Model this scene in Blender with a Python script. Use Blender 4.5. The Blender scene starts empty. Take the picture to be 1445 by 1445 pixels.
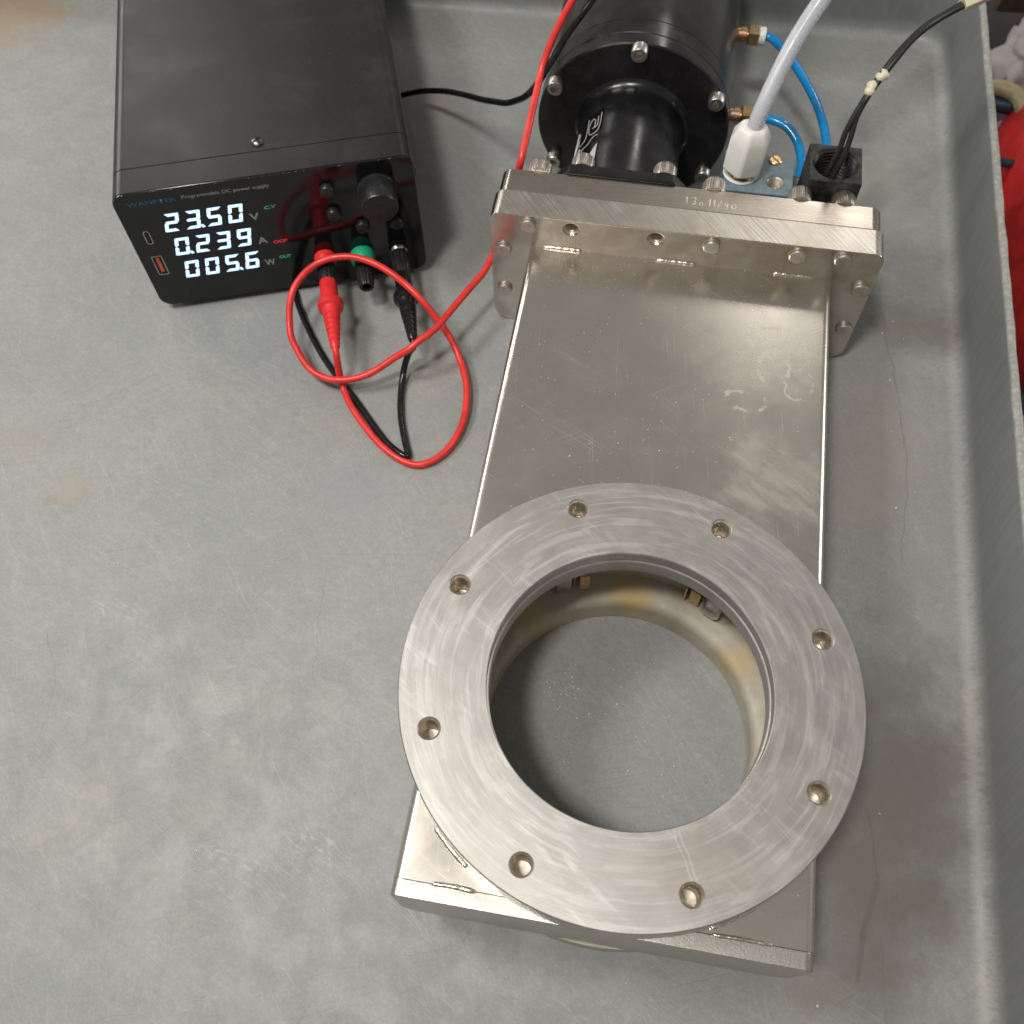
import bpy, bmesh, math, random
from mathutils import Vector, Matrix, Euler
random.seed(7)
S = 0.001                                   # everything below is written in millimetres
sc = bpy.context.scene
C = sc.collection
R = math.radians

# ------------------------------------------------------------------ camera, world, lamps, exposure
cam_d = bpy.data.cameras.new('camera')
cam = bpy.data.objects.new('camera', cam_d); C.objects.link(cam)
cam.location = Vector((-15.5635, -115.3538, 334.7302)) * S
cam.rotation_euler = (0.4943, 0.0202, 0.1710)
cam_d.sensor_width = 36; cam_d.lens = 1377.37 / 1445 * 36
cam_d.clip_start = 0.01; cam_d.clip_end = 50
cam_d.dof.use_dof = True; cam_d.dof.focus_distance = 0.385
cam_d.dof.aperture_fstop = cam_d.lens / 1.9
sc.camera = cam

world = bpy.data.worlds.new('World'); sc.world = world; world.use_nodes = True
bg = world.node_tree.nodes['Background']
bg.inputs[0].default_value = (1.0, 0.955, 0.90, 1); bg.inputs[1].default_value = 0.23

def area(name, loc, target, sx, sy, watts, col):
    d = bpy.data.lights.new(name, 'AREA'); d.shape = 'RECTANGLE'; d.size = sx * S; d.size_y = sy * S
    d.energy = watts; d.color = col
    o = bpy.data.objects.new(name, d); C.objects.link(o)
    o.location = Vector(loc) * S
    o.rotation_euler = (Vector(target) - Vector(loc)).to_track_quat('-Z', 'Y').to_euler()
    return o
area('overhead_lamp', (-340, -330, 1450), (-40, 60, -70), 190, 190, 11.8, (1.0, 0.955, 0.89))
area('left_lamp', (-500, 60, 640), (-60, 60, -70), 180, 150, 3.0, (1.0, 0.955, 0.90))
area('rear_lamp', (430, 1800, 1300), (20, 220, 0), 90, 420, 2.6, (1.0, 0.95, 0.88))
area('rear_left_lamp', (-1250, 1700, 1250), (-60, 300, 0), 90, 420, 2.8, (1.0, 0.96, 0.90))
area('left_edge_light', (-1700, 1150, 640), (-60, 120, -20), 700, 420, 7.0, (1.0, 0.97, 0.93))  # broad low area light out of view, placed for highlights on left edges
area('right_edge_light', (1700, 1000, 560), (60, 120, -20), 600, 420, 8.0, (1.0, 0.97, 0.93))  # unseen area light at rear right, for highlights on right-hand edges
sc.view_settings.view_transform = 'Standard'; sc.view_settings.look = 'None'
sc.view_settings.exposure = 0.0; sc.view_settings.gamma = 1.0

# ------------------------------------------------------------------ node helpers
class NT:
    def __init__(self, name):
        self.m = bpy.data.materials.new(name); self.m.use_nodes = True
        self.t = self.m.node_tree; self.n = self.t.nodes; self.l = self.t.links
        self.b = self.n['Principled BSDF']
        tc = self.n.new('ShaderNodeTexCoord')
        self.P = self.vm('SCALE', tc.outputs['Object'], scale=1000.0)     # object coordinates in mm
    def put(self, sock, v):
        if isinstance(v, bpy.types.NodeSocket): self.l.new(v, sock)
        elif v is not None:
            if isinstance(v, tuple):
                k = len(sock.default_value); v = v[:k] if len(v) >= k else (*v, 1)
            sock.default_value = v
    def m_(self, op, a, b=None, c=None, clamp=False):
        n = self.n.new('ShaderNodeMath'); n.operation = op; n.use_clamp = clamp
        for i, v in enumerate((a, b, c)):
            if v is not None: self.put(n.inputs[i], v)
        return n.outputs[0]
    def vm(self, op, a, b=None, scale=None):
        n = self.n.new('ShaderNodeVectorMath'); n.operation = op
        self.put(n.inputs[0], a)
        if b is not None: self.put(n.inputs[1], b)
        if scale is not None: n.inputs['Scale'].default_value = scale
        return n.outputs['Value'] if op in ('LENGTH', 'DISTANCE', 'DOT_PRODUCT') else n.outputs[0]
    def sep(self, v):
        n = self.n.new('ShaderNodeSeparateXYZ'); self.put(n.inputs[0], v); return n.outputs
    def comb(self, x, y, z):
        n = self.n.new('ShaderNodeCombineXYZ')
        for i, v in enumerate((x, y, z)): self.put(n.inputs[i], v)
        return n.outputs[0]
    def map(self, v, scale=(1, 1, 1), rot=(0, 0, 0), loc=(0, 0, 0)):
        if any(rot):                                  # turn first, then stretch
            q = self.n.new('ShaderNodeMapping'); self.put(q.inputs[0], v); q.inputs['Rotation'].default_value = rot
            v = q.outputs[0]; rot = (0, 0, 0)
        n = self.n.new('ShaderNodeMapping'); n.vector_type = 'POINT'
        self.put(n.inputs[0], v); n.inputs['Scale'].default_value = scale
        n.inputs['Rotation'].default_value = rot; n.inputs['Location'].default_value = loc
        return n.outputs[0]
    def noise(self, v, scale=1.0, detail=4, rough=0.55, dist=0.0):
        n = self.n.new('ShaderNodeTexNoise'); self.put(n.inputs['Vector'], v)
        n.inputs['Scale'].default_value = scale; n.inputs['Detail'].default_value = detail
        n.inputs['Roughness'].default_value = rough; n.inputs['Distortion'].default_value = dist
        return n.outputs['Fac']
    def voro(self, v, scale=1.0, feat='F1', rnd=1.0):
        n = self.n.new('ShaderNodeTexVoronoi'); n.feature = feat; self.put(n.inputs['Vector'], v)
        n.inputs['Scale'].default_value = scale; n.inputs['Randomness'].default_value = rnd
        return n.outputs['Distance']
    def rng(self, v, a, b, c=0.0, d=1.0, smooth=True):
        n = self.n.new('ShaderNodeMapRange'); n.interpolation_type = 'SMOOTHSTEP' if smooth else 'LINEAR'
        self.put(n.inputs['Value'], v)
        for k, x in zip(('From Min', 'From Max', 'To Min', 'To Max'), (a, b, c, d)): n.inputs[k].default_value = x
        return n.outputs[0]
    def mix(self, f, a, b, mode='MIX'):
        n = self.n.new('ShaderNodeMix'); n.data_type = 'RGBA'; n.blend_type = mode
        self.put(n.inputs[0], f); self.put(n.inputs[6], a if not isinstance(a, tuple) else (*a, 1))
        self.put(n.inputs[7], b if not isinstance(b, tuple) else (*b, 1)); return n.outputs[2]
    def bump(self, h, strength=0.3, dist=0.1, nrm=None):
        n = self.n.new('ShaderNodeBump'); self.put(n.inputs['Height'], h)
        n.inputs['Strength'].default_value = strength; n.inputs['Distance'].default_value = dist * S
        if nrm is not None: self.put(n.inputs['Normal'], nrm)
        return n.outputs[0]
    def blob(self, c, r, soft=0.5, warp=None, sq=(1, 1, 1)):
        d = self.vm('SUBTRACT', self.P, c); d = self.vm('MULTIPLY', d, (1 / (r * sq[0]), 1 / (r * sq[1]), 1 / (r * sq[2])))
        d = self.vm('LENGTH', d)
        if warp is not None: d = self.m_('ADD', d, warp)
        return self.rng(d, 1.0 - soft, 1.0 + soft * 0.3, 1.0, 0.0)
    def seg(self, a, b, w, warp=None):                       # mask of a line mark from a to b (x, y in mm)
        p = self.P if warp is None else self.vm('ADD', self.P, warp)
        ax, ay = a; bx, by = b; L = math.hypot(bx - ax, by - ay)
        q = self.vm('SUBTRACT', p, (ax, ay, 0))
        t = self.vm('DOT_PRODUCT', q, ((bx - ax) / L, (by - ay) / L, 0))
        n = self.vm('DOT_PRODUCT', q, (-(by - ay) / L, (bx - ax) / L, 0))
        tt = self.m_('SUBTRACT', self.m_('ABSOLUTE', self.m_('SUBTRACT', t, L / 2)), L / 2)
        d = self.m_('MAXIMUM', self.m_('ABSOLUTE', n), tt)
        return self.rng(d, w * 0.35, w, 1.0, 0.0)
    def out(self, color=None, rough=None, metal=None, normal=None, spec=None, **kw):
        b = self.b
        if color is not None: self.put(b.inputs['Base Color'], color if not isinstance(color, tuple) else (*color, 1))
        if rough is not None: self.put(b.inputs['Roughness'], rough)
        if metal is not None: self.put(b.inputs['Metallic'], metal)
        if normal is not None: self.put(b.inputs['Normal'], normal)
        if spec is not None: self.put(b.inputs['Specular IOR Level'], spec)
        for k, v in kw.items(): self.put(b.inputs[k.replace('_', ' ')], v if not isinstance(v, tuple) or len(v) != 3 else (*v, 1))
        return self.m

# ------------------------------------------------------------------ materials
def mat_tray():
    t = NT('grey_fibreglass_tray'); P = t.P
    big = t.noise(P, 1 / 110, 5, 0.6, 0.6); mid = t.noise(P, 1 / 34, 6, 0.62, 0.8); fine = t.noise(P, 1 / 3.2, 5, 0.65)
    warm = t.noise(t.map(P, loc=(311, 77, 9)), 1 / 75, 5, 0.6, 1.0)
    col = t.mix(t.rng(big, 0.38, 0.62), (0.268, 0.280, 0.280), (0.300, 0.308, 0.292))
    col = t.mix(t.rng(mid, 0.42, 0.70, 0, 0.24), col, (0.245, 0.26, 0.272))
    col = t.mix(t.rng(warm, 0.48, 0.72, 0, 0.6), col, (0.352, 0.335, 0.282))
    gr = t.noise(t.map(P, loc=(7, 8, 9)), 1 / 9, 8, .72, .5); gr2 = t.noise(t.map(P, (1 / 9, 1 / 4, 1), (0, 0, .5)), 1.0, 6, .72, .9)
    col = t.mix(t.rng(gr, .40, .60, .0, .30), col, (.24, .25, .25)); col = t.mix(t.rng(gr2, .52, .70, 0, .28), col, (.40, .40, .375))
    # wiped, hairy scuffing in several directions
    for k, (rot, sx, sy, lo, hi, amt, cc) in enumerate((
            (0.35, 1 / 26, 1 / 1.1, .54, .74, .42, (.50, .50, .49)), (-0.95, 1 / 22, 1 / 0.9, .55, .75, .34, (.225, .235, .25)),
            (1.35, 1 / 30, 1 / 1.0, .56, .74, .34, (.49, .48, .46)), (0.05, 1 / 34, 1 / 1.3, .56, .76, .32, (.235, .245, .26)))):
        v = t.map(P, (sx, sy, 1 / 30), (0, 0, rot), (k * 3.1, k * 7.7, 0))
        n = t.noise(v, 1.0, 3, 0.55, 0.35)
        reg = t.rng(t.noise(t.map(P, loc=(k * 55, k * 91, 3)), 1 / 48, 3), .40, .64)
        col = t.mix(t.m_('MULTIPLY', t.m_('MULTIPLY', t.rng(n, lo, hi), reg), amt * .6), col, tuple(x * .88 for x in cc))
    col = t.mix(t.rng(fine, .38, .66, 0, .38), col, (.225, .235, .235)); col = t.mix(t.rng(t.noise(P, 1 / 1.4, 3, .7), .50, .72, 0, .30), col, (.43, .43, .41))
    # short hair-fine scuffs
    for k, (rot, L, w, lo, amt, cc) in enumerate(((.5, 26, .30, .62, .30, (.47, .465, .45)), (-.35, 30, .32, .62, .30, (.15, .16, .17)), (1.2, 34, .34, .63, .26, (.46, .45, .43)),
                                                  (-1.1, 28, .32, .63, .26, (.17, .175, .18)), (2.4, 70, .26, .66, .42, (.13, .14, .15)), (.9, 80, .26, .66, .36, (.52, .52, .50)))):
        wob = t.vm('SCALE', t.comb(t.noise(t.map(P, loc=(k * 13, 3, 0)), 1 / 14, 2), t.noise(t.map(P, loc=(3, k * 17, 0)), 1 / 14, 2), 0), scale=5.0)
        n = t.noise(t.map(t.vm('ADD', P, wob), (1 / L, 1 / w, 1 / 20), (0, 0, rot), (k * 11, k * 5, 0)), 1.0, 1, .5)
        reg = t.rng(t.noise(t.map(P, loc=(k * 35, k * 61, 0)), 1 / 30, 4), .44, .60)
        col = t.mix(t.m_('MULTIPLY', t.m_('MULTIPLY', t.rng(n, lo, lo + .10), reg), min(.75, amt * 1.15)), col, cc)
    w1 = t.m_('MULTIPLY', t.m_('SUBTRACT', t.noise(P, 1 / 7, 5, .65), .5), 1.6)
    w2 = t.m_('MULTIPLY', t.m_('SUBTRACT', t.noise(P, 1 / 26, 5, .65), .5), 2.4)
    def stain_shade(c, r, a, cc, warp=w1, soft=.5, sq=(1, 1, 1)):  # dirt spots; a few calls paint floor shadow instead
        nonlocal col
        col = t.mix(t.m_('MULTIPLY', t.blob((c[0], c[1], -70), r, soft, warp, sq), a), col, cc)
    stain_shade((-272, 76), 10, .38, (.27, .225, .18)); stain_shade((-273, 77), 8, .40, (.36, .325, .29))
    stain_shade((-281, 69), 4, .3, (.25, .21, .17)); stain_shade((-312, 98), 16, .25, (.34, .28, .21), w2, .8)
    stain_shade((-452, 418), 42, .65, (.34, .24, .15), w2, .8); stain_shade((-152, 352), 30, .30, (.36, .31, .23), w2, .9)
    stain_shade((-161, -60), 11, .22, (.40, .375, .27), w2, .9); stain_shade((-135, 96), 24, .25, (.27, .29, .34), w2, .9)
    stain_shade((117, 0), 66, .75, (.165, .15, .13), w2, .98, (.62, 1.2, 1)); stain_shade((126, 241), 40, .62, (.20, .18, .15), w2, .98, (1.2, .5, 1))  # painted shadows: floor right of the flange, then beside the bonnet plate
    stain_shade((100, -52), 42, .60, (.20, .175, .15), w2, .95, (.6, 1.3, 1)); stain_shade((104, 150), 46, .5, (.34, .305, .265), w2, .9, (.7, 1.3, 1))  # first patch paints more of the shadow beside the flange
    stain_shade((82, -84), 16, .5, (.27, .22, .17), w2, .9, (1.2, .6, 1)); stain_shade((90, 330), 60, .3, (.40, .385, .31), w2, .9)
    # chalky patches
    chalk = t.rng(t.noise(t.map(P, (1 / 9, 1 / 2.5, 1), (0, 0, .45)), 1.0, 4, .7, 1.2), .52, .66)
    for c, r, sq in (((-150, -75), 22, (1, .3, 1)), ((-107, -62), 22, (1, .42, 1)), ((-235, 20), 20, (1, .5, 1)), ((-40, 300), 16, (1, .4, 1)), ((-92, 312), 12, (1, .5, 1))):
        col = t.mix(t.m_('MULTIPLY', t.m_('MULTIPLY', t.blob((c[0], c[1], -70), r, .7, w2, sq), chalk), .42), col, (.52, .515, .49))
    hair = t.vm('SCALE', t.vm('SUBTRACT', t.comb(t.noise(P, 1 / 12, 3), .5, 0), (.5, .5, 0)), scale=5.0)
    for a, b, w, amt in (((109, 262), (112.4, 228), .5, .6), ((112.4, 228), (116.5, 210), .5, .65), ((116.5, 210), (122, 156), .55, .65), ((122, 156), (121.4, 128), .55, .6),
                         ((121.4, 128), (117.8, 102), .5, .5), ((103.7, -12), (107, -38), .45, .7), ((-241.7, -17), (-238.8, -51), .5, .35), ((-255, 5), (-242, -17), .6, .6),
                         ((-140, 56), (-132, 3), .45, .5), ((-147, 62), (-100, 69), .45, .35), ((-250, -20), (-226, 40), .35, .3), ((-160, -60), (-158, -100), .4, .3),
                         ((-183, -10), (-180, -50), .35, .3), ((-200, 60), (-182, 130), .35, .25), ((108, -60), (110, -90), .3, .4), ((134, 205), (134, 185), .3, .4)):
        col = t.mix(t.m_('MULTIPLY', t.seg(a, b, w * .8, hair), amt * (.55 if a[0] > 90 else .38)), col, (.11, .11, .12))
    hz = t.vm('SCALE', hair, scale=.3)
    for a, b, w in (((107, -41), (101.5, -61), 1.7), ((101.5, -60), (100, -76), 1.3)):
        col = t.mix(t.m_('MULTIPLY', t.seg(a, b, w, hz), .38), col, (.125, .13, .14))
    # worn paler band where floor turns up into the walls
    X, Y, Z = t.sep(P)
    we = t.m_('ADD', X, t.m_('MULTIPLY', t.m_('SUBTRACT', t.noise(t.map(P, (1 / 12, 1 / 1.5, 1 / 8)), 1, 3), .5), 9))
    wear = t.m_('MULTIPLY', t.rng(we, 141, 145), t.rng(we, 148.5, 146))
    col = t.mix(t.m_('MULTIPLY', wear, .30), col, (.42, .42, .405))
    # wall faces darkened: scuffing plus painted shade for their upright angle; streaked
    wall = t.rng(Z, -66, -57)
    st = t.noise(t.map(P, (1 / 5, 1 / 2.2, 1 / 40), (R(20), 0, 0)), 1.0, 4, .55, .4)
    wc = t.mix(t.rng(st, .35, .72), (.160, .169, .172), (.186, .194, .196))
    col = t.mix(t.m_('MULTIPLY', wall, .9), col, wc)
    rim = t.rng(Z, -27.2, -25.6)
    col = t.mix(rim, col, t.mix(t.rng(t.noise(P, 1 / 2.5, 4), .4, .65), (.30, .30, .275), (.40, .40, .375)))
    h = t.m_('ADD', t.m_('MULTIPLY', fine, .6), t.m_('MULTIPLY', t.noise(P, 1 / .9, 3), .5))
    h2 = t.noise(t.map(P, (1 / 14, 1 / 1.2, 1 / 10), (0, 0, .5)), 1, 3)
    nrm = t.bump(t.m_('ADD', h, t.m_('MULTIPLY', h2, .3)), .24, .18)
    nrm = t.bump(mid, .25, 2.0, nrm)
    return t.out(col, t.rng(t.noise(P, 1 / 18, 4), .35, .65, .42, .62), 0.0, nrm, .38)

def mat_flange():
    t = NT('machined_stainless_flange'); P = t.P
    X, Y, Z = t.sep(P)
    r = t.m_('SQRT', t.m_('ADD', t.m_('MULTIPLY', X, X), t.m_('MULTIPLY', Y, Y)))
    ca, sa = t.m_('DIVIDE', X, r), t.m_('DIVIDE', Y, r)
    pol = lambda k, m, o=0: t.comb(t.m_('MULTIPLY', r, k), t.m_('MULTIPLY_ADD', ca, m, o), t.m_('MULTIPLY', sa, m))
    br = t.noise(pol(1.5, 3.0), 1.0, 3, .65); br2 = t.noise(pol(2.3, 6.0, 7), 1.0, 2, .5); br3 = t.noise(pol(.33, 2.2, 3), 1.0, 4, .6, .7)
    blot = t.noise(P, 1 / 17, 5, .62, .9)
    col = t.mix(t.rng(blot, .34, .70), (.485, .468, .445), (.44, .42, .397))
    col = t.mix(t.rng(br3, .48, .64, 0, .42), col, (.63, .615, .60))
    col = t.mix(t.rng(br, .50, .72, 0, .30), col, (.70, .68, .66))
    col = t.mix(t.rng(br2, .52, .74, 0, .25), col, (.36, .33, .31))
    smear = t.noise(t.map(P, (1 / 26, 1 / 3.2, 1), (0, 0, R(35))), 1.0, 4, .65, 1.0)
    reg = t.rng(t.noise(t.map(P, loc=(40, 80, 0)), 1 / 24, 3), .45, .6)
    col = t.mix(t.m_('MULTIPLY', t.m_('MULTIPLY', t.rng(smear, .5, .66), reg), .45), col, (.70, .685, .665))
    w = t.m_('MULTIPLY', t.m_('SUBTRACT', t.noise(P, 1 / 9, 5, .65), .5), 1.3)
    col = t.mix(t.m_('MULTIPLY', t.blob((34, -58, 0), 17, .5, w, (1.5, .7, 1)), .60), col, (.42, .38, .345))
    dull = t.m_('MULTIPLY', t.blob((14, -62, 0), 14, .6, w, (1.5, .6, 1)), .35)
    col = t.mix(dull, col, (.45, .41, .38))
    scr = t.vm('SCALE', t.vm('SUBTRACT', t.comb(t.noise(P, 1 / 6, 3), t.noise(t.map(P, loc=(20, 0, 0)), 1 / 6, 3), 0), (.5, .5, 0)), scale=2.0)
    for a, b in (((20, -48), (29, -66)), ((22, -48), (31, -67)), ((30, 61), (45, 52)), ((-66, 30), (-48, 52))):
        col = t.mix(t.m_('MULTIPLY', t.seg(a, b, .4, scr), .35), col, (.74, .72, .70))
    spk = t.rng(t.voro(P, 1 / 2.2), .05, .11, 1, 0)
    spk = t.m_('MULTIPLY', spk, t.rng(t.noise(P, 1 / 8, 3), .58, .66))
    col = t.mix(t.m_('MULTIPLY', spk, .6), col, (.88, .87, .84))
    rough = t.m_('ADD', t.rng(t.noise(P, 1 / 15, 4), .3, .7, .42, .48), t.rng(br3, .45, .7, 0, .06))
    nrm = t.bump(t.m_('ADD', br2, t.m_('MULTIPLY', br, .7)), .16, .06)
    nrm = t.bump(t.noise(P, 1 / 1.3, 4), .07, .1, nrm)
    return t.out(col, rough, .93, nrm)

def mat_body():
    t = NT('polished_stainless_body'); P = t.P
    blot = t.noise(P, 1 / 28, 5, .6, .6)
    col = t.mix(t.rng(blot, .36, .66), (.77, .725, .655), (.72, .675, .605))
    grain = t.noise(P, 1 / .7, 3, .6)
    col = t.mix(t.rng(grain, .4, .75, 0, .3), col, (.82, .78, .72))
    scuff = None
    for k, (rot, lo) in enumerate(((.5, .60), (-.6, .63), (1.45, .61))):
        n = t.noise(t.map(P, (1 / 45, 1 / .35, 1), (0, 0, rot), (k * 7, k * 3, 0)), 1.0, 2, .5, .2)
        m = t.m_('MULTIPLY', t.rng(n, lo, lo + .1), t.rng(t.noise(t.map(P, loc=(77 * k, 31, 0)), 1 / 22, 3), .5, .62))
        scuff = m if scuff is None else t.m_('MAXIMUM', scuff, m)
    w = t.m_('MULTIPLY', t.m_('SUBTRACT', t.noise(P, 1 / 6, 5, .65), .5), 2.0)
    w2 = t.m_('MULTIPLY', t.m_('SUBTRACT', t.noise(P, 1 / 16, 4, .6), .5), 2.6)
    Z = t.sep(P)[2]
    top = t.rng(Z, -16, -14.6)
    # dried water marks: outlines of warped blobs
    marks = None
    for c, r, sq in (((44, 172), 9, (1, 1, 9)), ((46, 158), 8, (.8, 1.2, 9)), ((36, 138), 7, (1.3, .7, 9)), ((58, 150), 6, (1, 1.2, 9))):
        d = t.vm('MULTIPLY', t.vm('SUBTRACT', P, (c[0], c[1], -14)), (1 / (r * sq[0]), 1 / (r * sq[1]), .1))
        d = t.m_('ABSOLUTE', t.m_('SUBTRACT', t.m_('ADD', t.vm('LENGTH', d), t.m_('ADD', t.m_('MULTIPLY', w, .55), t.m_('MULTIPLY', w2, .45))), 1.0))
        mk = t.m_('MULTIPLY', t.rng(d, .02, .17, 1, 0), t.rng(t.noise(t.map(P, loc=(c[0], 5, 0)), 1 / 6, 3), .44, .56))
        marks = mk if marks is None else t.m_('MAXIMUM', marks, mk)
    wipe = t.m_('MULTIPLY', t.blob((52, 100, -14), 30, .8, w2, (1, .8, 9)), t.rng(t.noise(t.map(P, (1 / 22, 1 / 4.5, 1), (0, 0, .6)), 1, 5, .65, .8), .30, .70, .3, 1))
    wipe2 = t.m_('MULTIPLY', t.blob((48, 160, -14), 22, .7, w2, (1, 1.3, 9)), t.rng(t.noise(P, 1 / 4, 6, .7), .35, .72))
    dirt = t.m_('MAXIMUM', t.m_('MULTIPLY', wipe, .32), t.m_('MAXIMUM', t.m_('MULTIPLY', wipe2, .17), t.m_('MULTIPLY', marks, .45)))
    dust = t.m_('MULTIPLY', t.rng(t.voro(P, 1 / 2.6), .05, .12, 1, 0), t.rng(t.noise(t.map(P, loc=(5, 9, 2)), 1 / 14, 4), .5, .62))
    lite = t.m_('MULTIPLY', t.m_('MAXIMUM', t.m_('MAXIMUM', dirt, dust), t.m_('MULTIPLY', scuff, .22)), top)
    col = t.mix(t.m_('MULTIPLY', lite, .75), col, (.70, .67, .62))
    rough = t.m_('ADD', t.rng(blot, .3, .7, .22, .28), t.m_('MULTIPLY', lite, .25))
    nrm = t.bump(t.noise(P, 1 / .8, 3), .06, .06)
    return t.out(col, rough, t.m_('SUBTRACT', 1.0, t.m_('MULTIPLY', lite, .45)), nrm)

def mat_plate(cuts):
    t = NT('milled_stainless_plate' if cuts else 'fine_stainless_plate'); P = t.P
    X, Y, Z = t.sep(P)
    blot = t.noise(P, 1 / 14, 5, .6, .4)
    col = t.mix(t.rng(blot, .36, .66), (.72, .675, .61), (.64, .59, .53)) if cuts else t.mix(t.rng(blot, .36, .66), (.56, .505, .445), (.50, .445, .385))
    topm = t.rng(Z, 4.0, 4.8)
    ln = t.noise(t.map(P, (1 / 60, 1 / .5, 1), (0, 0, R(50))), 1.0, 2, .55)
    cut = t.m_('MULTIPLY', t.rng(ln, .53, .60), t.m_('MULTIPLY', topm, t.rng(t.noise(P, 1 / 15, 2), .42, .58, .15, 1)))
    fine = t.noise(t.map(P, (1 / 9, 1 / .35, 1 / .35)), 1.0, 2, .5)
    if cuts: col = t.mix(t.m_('MULTIPLY', t.rng(ln, .5, .42), t.m_('MULTIPLY', topm, .35)), col, (.42, .375, .33))
    if cuts: col = t.mix(t.m_('MULTIPLY', cut, .9), col, (.93, .90, .85))
    haze = t.m_('MULTIPLY', t.rng(t.noise(t.map(P, loc=(5, 5, 5)), 1 / 9, 4, .65), .5, .68), .3)
    col = t.mix(haze, col, (.52, .455, .41))
    if cuts:                              # heat tint and residue beside the weld on the face
        ff = t.m_('MULTIPLY', t.rng(Y, 212.6, 212.3), t.rng(Z, -18, -12))
        tint = t.m_('MULTIPLY', ff, t.rng(t.noise(P, 1 / 12, 4), .35, .6))
        col = t.mix(t.m_('MULTIPLY', tint, .5), col, (.50, .41, .33))
        ww = t.m_('MULTIPLY', t.m_('SUBTRACT', t.noise(P, 1 / 3, 4), .5), 1.6)
        for c in ((13, 212, -.6), (52, 212, -.4), (84, 212, -17)): col = t.mix(t.m_('MULTIPLY', t.blob(c, 6.5, .5, ww), .6), col, (.50, .39, .20))
    rough = t.m_('ADD', t.rng(fine, .3, .7, .17, .20), t.m_('MULTIPLY', topm, .16 if cuts else .10))
    nrm = t.bump(t.m_('ADD', t.m_('MULTIPLY', ln, topm) if cuts else fine, t.m_('MULTIPLY', fine, .25)), .22 if cuts else .012, .12)
    return t.out(col, rough, 1.0, nrm)

def simple(name, col, rough=.4, metal=0.0, var=.15, vs=1 / 6, bump=.05, bs=1 / .8, bd=.1, rv=.08, **kw):
    t = NT(name); P = t.P
    n = t.noise(P, vs, 4, .6)
    c = t.mix(t.rng(n, .35, .68), tuple(min(1, x * (1 + var)) for x in col), tuple(x * (1 - var) for x in col))
    return t.out(c, t.rng(t.noise(P, vs * 2.3, 3), .3, .7, max(.02, rough - rv), rough + rv), metal, t.bump(t.noise(P, bs, 3), bump, bd), **kw)

def emis(name, col, strength):
    t = NT(name); return t.out((.02, .02, .02), .5, 0, Emission_Color=(*col, 1), Emission_Strength=strength)

def mat_blackmetal(name, col, rough):
    t = NT(name); P = t.P
    n = t.noise(P, 1 / 13, 5, .6); sp = t.m_('MULTIPLY', t.rng(t.voro(P, 1 / 3.0), .04, .10, 1, 0), t.rng(t.noise(P, 1 / 11, 3), .56, .64))
    c = t.mix(t.rng(n, .35, .7), col, tuple(x * 1.7 for x in col))
    dust = t.m_('MULTIPLY', t.rng(t.noise(t.map(P, loc=(9, 2, 4)), 1 / 8, 5, .7), .55, .8), .04)
    c = t.mix(t.m_('MAXIMUM', dust, t.m_('MULTIPLY', sp, .5)), c, (.32, .31, .30))
    return t.out(c, t.m_('ADD', t.rng(n, .3, .7, rough - .05, rough + .05), t.m_('MULTIPLY', dust, 1.0)), 0.0, t.bump(t.noise(P, 1 / .5, 2), .05, .05), .55)

M = {}
M['tray'] = mat_tray(); M['flange'] = mat_flange(); M['body'] = mat_body(); M['plate'] = mat_plate(True); M['plate2'] = mat_plate(False)
M['steel'] = simple('stainless_fastener', (.60, .565, .52), .37, 1.0, .12, 1 / 3)
M['bright'] = simple('bright_weld_metal', (.72, .67, .58), .24, 1.0, .1, 1 / 2, .35, 1 / .9, .25)
M['thread'] = simple('cut_thread_metal', (.70, .64, .54), .38, .8, .2, 1 / 3)
M['inner'] = simple('tan_stained_inner_metal', (.55, .49, .40), .42, .75, .12, 1 / 9)
def mat_inner():
    t = NT('stained_inner_metal'); P = t.P
    n = t.noise(P, 1 / 14, 5, .6, .5); w = t.m_('MULTIPLY', t.m_('SUBTRACT', t.noise(P, 1 / 5, 5, .65), .5), 2.2)
    c = t.mix(t.rng(n, .36, .66), (.50, .465, .39), (.42, .385, .315))
    for p, r, cc, a in (((-4, 58, -56), 9, (.52, .36, .12), .6), ((2, 57, -56), 8, (.60, .44, .13), .5), ((-40, 40, -56), 10, (.50, .36, .14), .45), ((46, 36, -56), 9, (.50, .36, .14), .5)):
        c = t.mix(t.m_('MULTIPLY', t.blob(p, r, .7, w, (1, 1, 2)), a), c, cc)
    return t.out(c, t.rng(n, .3, .7, .58, .72), .10, t.bump(t.noise(P, 1 / 2, 4), .12, .2))
def mat_bar():
    t = NT('weld_textured_end_bar'); P = t.P; n = t.noise(P, 1 / .7, 4, .65); Z = t.sep(P)[2]
    top = t.rng(Z, -16, -14.4)
    c = t.mix(t.rng(n, .35, .7), (.60, .57, .53), (.46, .43, .39))
    return t.out(c, t.rng(n, .3, .7, .30, .42), 1.0, t.bump(t.m_('MULTIPLY', n, top), .20, .3))
M['bar'] = mat_bar()
M['inner'] = mat_inner()
M['black_al'] = mat_blackmetal('black_anodised_metal', (.007, .007, .008), .27)
M['black_barrel'] = mat_blackmetal('black_turned_barrel', (.013, .012, .013), .22)
M['case'] = None
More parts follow.
